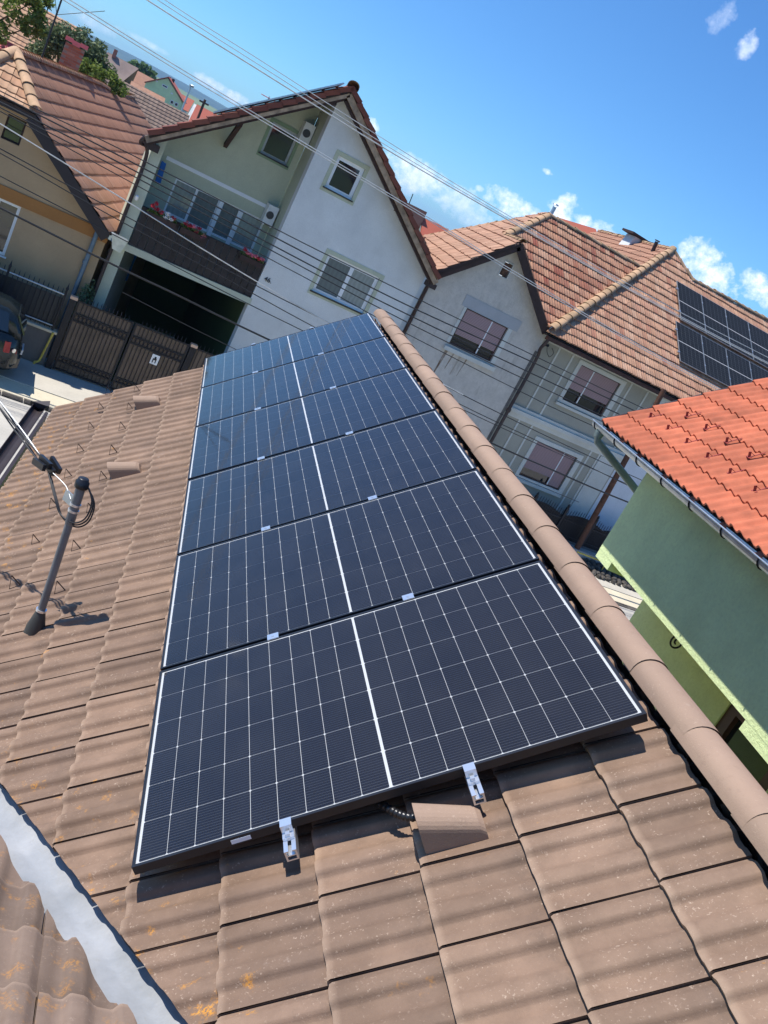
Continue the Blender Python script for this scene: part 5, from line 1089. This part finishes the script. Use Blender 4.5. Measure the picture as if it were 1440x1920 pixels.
for s in (-1, 1):
    quadp([(xr-.40, yc+s*.735, 1.04), (xr-1.15, yc+s*.735, 1.04), (xr-1.15, yc+s*.605, 1.44), (xr-.50, yc+s*.605, 1.42)], MT['glass'], 'side_window', (0, s*.02, .004))
    quadp([(xr-1.22, yc+s*.735, 1.04), (xr-2.15, yc+s*.735, 1.04), (xr-1.85, yc+s*.61, 1.42), (xr-1.22, yc+s*.605, 1.45)], MT['glass'], 'side_window', (0, s*.02, .004))
    tl = quadp([(xr-.16, yc+s*.60, .62), (xr-.40, yc+s*.78, .62), (xr-.42, yc+s*.78, .86), (xr-.20, yc+s*.60, .88)], plain('red_lens', (.35, .01, .015), rough=.15), 'tail_light', (.06, s*.05, 0))
    MB().tube([(xr-.18, yc+s*.74, .70), (xr-.165, yc+s*.755, .70)], .05, 10).build('reversing_lamp', MT['alu'], tl)
    for dx in (-.75, -3.1):
        wh = MB().tube([(xr+dx, yc+s*.64, .30), (xr+dx, yc+s*.83, .30)], .30, 20).build('wheel', MT['rubber'], car); MB().tube([(xr+dx, yc+s*.825, .30), (xr+dx, yc+s*.838, .30)], .19, 16).build('rim', MT['alu'], wh)
MB().prism([(xr-.45, yc-.83, .26), (xr-.2, yc-.74, .26), (xr+.02, yc-.45, .26), (xr+.04, yc, .26), (xr+.02, yc+.45, .26), (xr-.2, yc+.74, .26), (xr-.45, yc+.83, .26)], (0, 0, .22)).build('bumper', MT['black_plastic'], car)
MB().box(xr-.005, xr+.030, yc-.26, yc+.26, .52, .63).build('number_plate', MT['white_frame'], car)

# ------------------------------------------------------------------ overhead wires along the street
WY = 18.8
wires = dict(U1=[(-6, 7.7), (-2.60, 7.52), (-.11, 7.37), (1.05, 7.32), (5.90, 7.11), (9.12, 6.91), (14.60, 6.73), (22, 6.75)], U1b=[(-6, 7.76), (-2.5, 7.58), (0, 7.43), (5.9, 7.16), (9.2, 6.96), (14.6, 6.78), (22, 6.8)],
    U2=[(-6, 8.6), (-1.20, 8.27), (1.17, 8.16), (4.47, 8.02), (8.02, 7.97), (13.73, 7.93), (22, 8.1)], U2b=[(-6, 8.68), (-1.1, 8.36), (1.15, 8.24), (4.5, 8.08), (8.0, 8.00), (13.7, 7.96), (22, 8.12)], U3=[(-6, 8.8), (-.91, 8.43), (1.09, 8.34), (4.75, 8.16), (7.98, 8.06), (13.7, 8.05), (22, 8.3)],
    M1=[(-6, 5.65), (-3.12, 5.50), (-.57, 5.50), (3.48, 5.40), (5.63, 5.39), (8.66, 5.37), (14.4, 5.36), (22, 5.4)], M2=[(-6, 5.5), (-3.09, 5.41), (-.50, 5.35), (3.57, 5.20), (6.56, 5.12), (10.63, 5.18), (14.41, 5.18), (22, 5.3)], M3=[(-6, 5.35), (-3.05, 5.27), (-.46, 5.20), (3.46, 5.00), (6.65, 4.90), (11.65, 4.88), (15.49, 4.90), (22, 5)], M4=[(-6, 5.3), (-.44, 5.12), (3.29, 4.92), (6.73, 4.76), (10.85, 4.70), (15, 4.7), (22, 4.8)], M5=[(-6, 5.3), (-.36, 4.96), (2.65, 4.75), (4.27, 4.66), (6.89, 4.48), (10.60, 4.34), (13.27, 4.30), (22, 4.4)],
    W=[(-6, 5.3), (-2.95, 4.94), (-.05, 4.57), (1.90, 4.30), (4.95, 3.98), (9, 3.7)], L1=[(-6, 4.68), (-2.80, 4.47), (-.92, 4.33), (3.03, 4.06), (4.90, 3.96), (9, 3.66), (14.33, 3.48), (22, 3.4)], L2=[(-6, 4.6), (-2.77, 4.36), (-.71, 4.15), (3.05, 3.83), (4.57, 3.70), (9.10, 3.37), (12.31, 3.26), (15.97, 3.10), (22, 3)], L3=[(-6, 4.2), (-2.65, 3.99), (-.10, 3.82), (2.66, 3.64), (4.48, 3.55), (10, 3.3), (16, 3.2), (22, 3.2)], L4=[(-6, 3.6), (-2.46, 3.36), (0, 3.19), (1.55, 3.12), (3.71, 3.00), (10.47, 2.75), (12.76, 2.70), (15.76, 2.67), (22, 2.8)], L5=[(.32, 2.78), (3.0, 2.56), (8, 2.3), (14, 2.2)])
rad_ = dict(L4=.024, M1=.012, M2=.016, M3=.016, M4=.013, M5=.011, L1=.012, L2=.012, L3=.011, U1=.010, U1b=.010, U2=.014, W=.013)
labs = dict(U1='pale overhead wire crossing in front of the number 46 gable, lower of its pair', U1b='pale overhead wire crossing in front of the number 46 gable, upper of its pair', U2='thick pale overhead cable against the sky, lowest of the top three', U2b='overhead wire against the sky, middle of the top three', U3='overhead wire against the sky, topmost of all',
    M1='dark wire over the balcony, topmost of the middle bundle', M2='dark wire over the balcony, second from the top in the middle bundle', M3='dark wire over the balcony, third from the top in the middle bundle', M4='dark wire over the balcony, fourth from the top in the middle bundle', M5='dark wire over the balcony, lowest of the middle bundle',
    W='bright bare wire running down across the balcony boards', L1='dark wire just under the bright one, across the balcony', L2='dark wire crossing the balcony boards, second below the bright one', L3='dark wire following the balcony slab', L4='thick dark cable in front of the dark passage', L5='thin lowest wire in front of the dark passage')
for i, (k, pts) in enumerate(wires.items()):
    y = WY + (.12*((i*7) % 5)-.24)*(1 if k[0] != 'U' else .4)
    mt = 'pale_wire' if k[0] in 'UW' else 'wire'
    P_ = smooth([V((x, y, z)) for x, z in pts], 5)
    o = MB().tube(P_, rad_.get(k, .008), 5).build('overhead_wire', MT[mt]); tag(o, labs[k], 'wire', 'overhead wires along the street')
# ------------------------------------------------------------------ far houses
def scale_from(Y0, Y1, x, z): k = (Y1-CAM.y)/(Y0-CAM.y); return (CAM.x+(x-CAM.x)*k, CAM.z+(z-CAM.z)*k)
def gable_front(name, label, apexL, apexR, apex, zbase, Y, depth, wm, rm, cat='house', wins=(), rid=0, over=.3):
    """house whose gable faces the street: left eave, right eave, apex in x,z at depth Y"""
    h = thing(name, (apex[0], Y, 0), label, cat); d = az(rid)*depth
    (xl, zl_), (xr_, zr_), (xa, za) = apexL, apexR, apex
    m = MB(); m.prism([(xl+over, Y, zbase), (xr_-over, Y, zbase), (xr_-over, Y, zr_), (xa, Y, za-.15), (xl+over, Y, zl_)], d); m.build('wall', wm, h)
    m = MB()
    for (a, b) in (((xl, zl_), (xa, za)), ((xr_, zr_), (xa, za))): m.prism([(a[0], Y-.4, a[1]-.1), (b[0], Y-.4, b[1]), (b[0], Y-.4, b[1]+.18), (a[0], Y-.4, a[1]+.08)], d+V((0, .6, 0)))
    r = m.build('roof', rm, h)
    for (a, b, c, e) in wins:
        w_ = MB().box(a, b, Y-.06, Y+.02, c, e).build('window', MT['white_frame'], h); MB().box(a+.12, b-.12, Y-.09, Y-.061, c+.12, e-.12).build('pane', MT['glass'], w_)
    return h, r
def slope_front(name, label, x0, x1, zr, ze, Y, run, zb, wm, rm, skew=0, tiles=None, cat='house'):
    """house whose roof slope faces the street"""
    h = thing(name, ((x0+x1)/2, Y, 0), label, cat)
    O = V((x0, Y, ze)); FF = plane_frame(O, V((1, 0, 0)), V((0, run, zr-ze))); poly = to2(FF, [O, V((x1, Y, ze)), V((x1+skew, Y+run, zr)), V((x0+skew, Y+run, zr))])
    r = deck('roof', FF, poly, rm, h, drop=.05, th=.1)
    if tiles: tile_field(r, FF, poly, tiles[0], tiles[1], tiles[2], maxp=0)
    m = MB(); m.prism([(x0+skew, Y+run, zr-.05), (x0+skew, Y+2*run, ze), (x1+skew, Y+2*run, ze), (x1+skew, Y+run, zr-.05)], (0, 0, -.12)); m.build('rear_slope', rm, h)
    m = MB(); m.prism([(x0+.3, Y+.3, zb), (x0+.3, Y+2*run-.3, zb), (x0+.3, Y+2*run-.3, ze), (x0+.3, Y+run, zr-.2), (x0+.3, Y+.3, ze)], (x1-x0-.6, 0, 0)); m.build('wall', wm, h)
    return h, r
S = scale_from
# tiled roof at the upper left behind the tree
a = S(45, 60, -9.5, 7.46); b = S(45, 60, -1.90, 7.45)
ftile = tile_mesh('tile', .30, .36, lambda x: .02*(.5+.5*math.cos(2*math.pi*x)), MT['clay_yellowish'], t=.05, ov=.03, th=.05, xs=[i/4 for i in range(5)])
slope_front('far_tiled_house', 'house with pale pink tile roof behind the leafy tree, upper left', a[0], b[0], a[1], a[1]-3.0, 58, 3.8, 0, MT['white_plaster'], MT['clay_yellowish'], tiles=(ftile, .30, .36))
# reddish roof bits just behind the ochre house
slope_front('red_shed', 'low shed with pink-red sheet roof behind the ochre house ridge', -6.0, -3.55, 6.08, 5.3, 29.2, 1.0, 0, MT['ochre_plaster'], MT['pink_sheet'], cat='shed')
# grey tiled roof right of the ochre house
a = S(42, 90, .12, 6.37); b = S(42, 90, 3.13, 6.38)
gt2 = tile_mesh('tile', .42, .42, lambda x: .03*(.5+.5*math.cos(2*math.pi*x)), MT['clay_grey'], t=.06, ov=.03, th=.06, xs=[i/4 for i in range(5)])
slope_front('grey_tiled_house', 'low house with grey tile roof beyond the ochre roof', a[0]-3, b[0], a[1], a[1]-4.0, 85.5, 4.6, 0, MT['white_plaster'], MT['clay_grey'], tiles=(gt2, .42, .42))
a = S(42, 100, .5, 6.62); b = S(42, 100, 2.06, 6.52)
slope_front('pale_roofed_house', 'house whose pale ridge shows just above the grey tiled roof', a[0], b[0], b[1]+.1, b[1]-3, 99, 4, 0, MT['white_plaster'], MT['clay_pink'])
# brown steep roof
a = S(60, 200, -.73, 7.20); b = S(60, 200, 1.53, 7.19); c = S(60, 200, 1.41, 6.25)
h, r = slope_front('brown_roofed_house', 'house with steep grey-brown roof and small chimney, in the left distance', a[0]-1.0, b[0]-2.2, a[1], a[1]-4.4, 196, 4.2, 0, MT['dark_wood'], plain('grey_brown_sheet', '#8d7a70', rough=.8, var=.15, scale=.5), skew=2.6)
cc = S(60, 200, .14, 7.3); MB().box(cc[0]-.35, cc[0]+.35, 199.5, 200.3, 7.2, 8.7).build('chimney', MT['brick'], r)
# green gable house
q = lambda x, z: S(75, 190, x, z)
h, r = gable_front('green_gable_house', 'small green gable house with red roof, in the left distance', q(3.26, 6.56), q(6.33, 6.59), q(4.71, 7.65), 0, 190, 12, MT['green_far'], MT['roof_far_red'], rid=10, wins=[(*[q(4.50, 0)[0], q(4.93, 0)[0]], q(0, 6.88)[1], q(0, 7.07)[1]), (q(5.45, 0)[0], q(5.72, 0)[0], q(0, 6.05)[1], q(0, 6.33)[1]), (q(5.80, 0)[0], q(6.07, 0)[0], q(0, 6.05)[1], q(0, 6.33)[1]), (q(3.98, 0)[0], q(4.13, 0)[0], q(0, 6.98)[1], q(0, 7.08)[1]), (q(5.28, 0)[0], q(5.43, 0)[0], q(0, 6.70)[1], q(0, 6.80)[1])])
for x in (4.98, 5.28): w_ = q(x, 7.72); MB().box(w_[0]-.25, w_[0]+.25, 194, 194.6, 7.5, w_[1]+.1).build('chimney', MT['dark_wood'], r)
a, b = q(2.95, 7.0), q(3.75, 6.85); slope_front('dark_red_roofed_house', 'dark red roof just left of the green gable house', a[0]-1, b[0]+.5, a[1]+.2, a[1]-3.4, 202, 4, 0, MT['white_plaster'], MT['clay_brown'], skew=1)
q2 = lambda x, z: S(85, 215, x, z)
a, b = q2(6.80, 7.07), q2(8.03, 7.08); slope_front('orange_roofed_house', 'house with orange-red roof right of the green gable house', a[0], b[0], a[1], a[1]-2.6, 213, 3.5, 0, MT['white_plaster'], MT['roof_far_red'], skew=.8)
q3 = lambda x, z: S(80, 180, x, z)
a, b = q3(7.59, 6.96), q3(9.9, 6.85); slope_front('long_red_roofed_house', 'long low red-orange roof beyond the wooden pole, left distance', a[0], b[0], a[1]-.05, a[1]-3.4, 176, 4, 0, MT['white_plaster'], MT['roof_far_red'], skew=.8)
# behind number 46 on the right: brick parapet and orange roof
q4 = lambda x, z: S(45, 46, x, z)
h = thing('brick_walled_house', (16.5, 47, 0), 'red brick wall and orange roof showing between number 46 and the grey gable', 'house')
m = MB(); m.prism([(14.0, 46, 0), (16.75, 46, 0), (16.75, 46, 7.56), (14.0, 46, 7.48)], (0, .4, 0)); m.build('brick_wall', MT['brick'], h)
m = MB(); m.prism([(16.76, 44.5, 5.6), (18.4, 44.5, 5.6), (18.45, 46.3, 7.32), (16.76, 46.3, 7.24)], (0, 0, -.15)); m.build('roof', MT['roof_far_red'], h); MB().tube([(15.65, 46.1, 7.4), (15.60, 46.1, 8.05)], .025, 6).build('pipe', MT['wire'], h)
m = MB(); m.box(16.8, 18.2, 45.0, 47.5, 0, 5.7); m.build('wall', MT['white_plaster'], h)
h = thing('red_roofed_house', (21, 37, 0), 'bright red roof corner behind the grey house ridge', 'house')
m = MB(); m.prism([(18.2, 35, 8.9), (21.5, 35, 9.2), (20.85, 36.5, 10.32), (18.9, 36.5, 9.95)], (0, 0, -.15)); m.build('roof', MT['roof_far_red'], h); m = MB(); m.box(18.4, 21.3, 35.4, 40, 0, 8.9); m.build('wall', MT['white_plaster'], h)
# rest of the town: roofs along the far streets so that the valley is not bare
rg = random.Random(21)
# lamps and poles
l_ = thing('street_lamp', (5.1, 110, 0), 'tall thin street lamp before the green gable house, left distance', 'street lamp'); a = S(55, 110, 4.15, 7.58); MB().tube([(a[0]+.1, 110, 0), (a[0]+.1, 110, a[1])], .10, 6).build('pole', MT['galv'], l_); MB().tube([(a[0]+.1, 110, a[1]), (a[0]-.1, 110, a[1]+.15), (a[0]+.4, 110, a[1]+.2)], [.08, .14, .14], 6).build('lamp_head', MT['galv'], l_)
l_ = thing('wooden_pole', (10, 120, 0), 'dark wooden pole standing against the far red roofs', 'pole'); a = S(60, 120, 5.82, 7.40); MB().tube([(a[0], 120, 0), (a[0], 120, a[1])], .17, 6).build('pole', MT['pole_wood'], l_); MB().box(a[0]-.6, a[0]+.6, 119.9, 120.1, a[1]-.5, a[1]-.3).build('crossarm', MT['pole_wood'], l_)
# ------------------------------------------------------------------ trees
def tree(name, label, base, trunk_h, blobs, n, size, mat, group=None, seed=1, tr=.12, spread=None):
    t_ = thing(name, base, label, 'tree', group); rg = random.Random(seed); b = V(base); top = b+V((0, 0, trunk_h))
    m = MB(); m.tube([b, b.lerp(top, .5)+V((.05, .03, 0)), top], [tr, tr*.8, tr*.5], 8)
    for (c, r) in blobs: m.tube([b+V((0, 0, trunk_h*.7)), (b+V((0, 0, trunk_h*.8))).lerp(V(c), .5)+V((0, 0, .1)), V(c)], [tr*.5, tr*.3, tr*.08], 5)
    m.build('trunk', MT['bark'], t_); m = MB()
    for (c, r) in blobs:
        for _ in range(9):
            d = V((rg.gauss(0, 1), rg.gauss(0, 1), rg.gauss(0, 1))).normalized()*.72
            leafmesh(m, (c[0]+d.x*r[0], c[1]+d.y*r[1], c[2]+d.z*r[2]), n//9, (r[0]*.45, r[1]*.45, r[2]*.45), size, rg, .5)
    m.build('crown', mat, t_)
tree('walnut_tree', 'leafy green tree at the upper left corner behind the ochre roof', (-5.6, 31, 0), 5.5, [((-4.6, 30, 7.3), (1.1, 1.0, .8)), ((-3.75, 30.2, 7.05), (.7, .7, .55)), ((-3.4, 30, 7.5), (.45, .5, .35)), ((-4.4, 30, 6.3), (.75, .8, .55)), ((-3.3, 30, 6.75), (.35, .5, .35)), ((-5.8, 30.5, 7.2), (1.3, 1.2, 1.2))], 620, .085, MT['leaf'], seed=4)
tree('juniper', 'dark feathery juniper behind the brick chimney', (-2.0, 32, 0), 6.0, [((-2.6, 32, 6.65), (.6, .7, .75)), ((-2.1, 32, 6.85), (.65, .7, .6)), ((-1.6, 32.1, 6.75), (.6, .7, .6)), ((-2.1, 32, 6.2), (1.1, .8, .6)), ((-1.2, 32.1, 6.5), (.5, .6, .55)), ((-2.9, 32, 6.2), (.6, .7, .7))], 1500, .07, MT['leaf_dark'], seed=5)
tree('lilac_bush', 'bright leafy bush behind the sagging end of the ochre ridge', (-.9, 31, 0), 5.4, [((-1.35, 31, 6.35), (.5, .5, .35)), ((-.9, 31, 6.3), (.45, .5, .35)), ((-.55, 31, 6.2), (.35, .4, .3))], 520, .07, MT['leaf'], seed=6)
for i, (x, z, r, lab) in enumerate(((3.45, 7.25, 1.6, 'left of the two round trees on the far skyline'), (4.5, 7.4, 1.9, 'right of the two round trees on the far skyline'))):
    a = S(95, 230, x, z); tree('far_tree', lab, (a[0]+.3, 230, 0), a[1]-1, [((a[0], 230, a[1]), (r*1.1, r, r*.75)), ((a[0]+1.4, 230, a[1]-.5), (r*.9, r, r*.8))], 500, .45, MT['leaf_far'], 'far trees', seed=30+i, tr=.3)
# ------------------------------------------------------------------ hills
t = NT('wooded_hills'); b = t.mix(t.ramp(t.noise(.006, 6, .6), .42, .6), (.020, .048, .020), (.055, .095, .030)); t.set(t.p, 'Base Color', b); t.set(t.p, 'Roughness', .95); MT['hill'] = t.m
def hill(name, y0, x0, x1, hf, depth, mat, nx=70, ny=10):
    m = MB()
    for j in range(ny+1):
        k = j/ny; pr = math.sin(math.pi*min(1, k*1.0)*.5)
        for i in range(nx+1):
            x = x0+(x1-x0)*i/nx; m.v.append((x, y0+depth*k, -.5 + hf(x)*pr + noise.noise((x*.004, k*3, y0))*hf(x)*.10*pr))
    m.f = [(j*(nx+1)+i, j*(nx+1)+i+1, (j+1)*(nx+1)+i+1, (j+1)*(nx+1)+i) for j in range(ny) for i in range(nx)]; m.sm = [True]*len(m.f)
    o = m.build(name, mat); o['kind'] = 'structure'; return o
hill('hills', 3400, -5000, 6000, lambda x: max(4, (40 + 12*math.sin(x*.0021+.6) + 7*math.sin(x*.0063) + 10*noise.noise((x*.002, 5, 1)))), 900, MT['hill'], nx=160)
t = NT('green_fields'); b = t.mix(t.ramp(t.noise(.012, 4, .6), .4, .6), (.11, .17, .05), (.16, .20, .07)); t.set(t.p, 'Base Color', b); t.set(t.p, 'Roughness', .95)
hill('field_slope', 1300, -2500, 3000, lambda x: 9 + 7*math.sin((x-60)*.011)*(1 if x > 0 else .3), 700, t.m, nx=120)

# ------------------------------------------------------------------ air
hz = MB().box(-5400, 6400, -5400, 5400, -1.2, 90).build('haze', None); hz['kind'] = 'stuff'
hm = bpy.data.materials.new('thin_haze'); hm.use_nodes = True; hm.node_tree.nodes.clear()
pv = hm.node_tree.nodes.new('ShaderNodeVolumePrincipled'); pv.inputs['Color'].default_value = (.40, .66, 1, 1); pv.inputs['Density'].default_value = 1.7e-4
hm.node_tree.links.new(pv.outputs[0], hm.node_tree.nodes.new('ShaderNodeOutputMaterial').inputs['Volume']); hz.data.materials.append(hm)
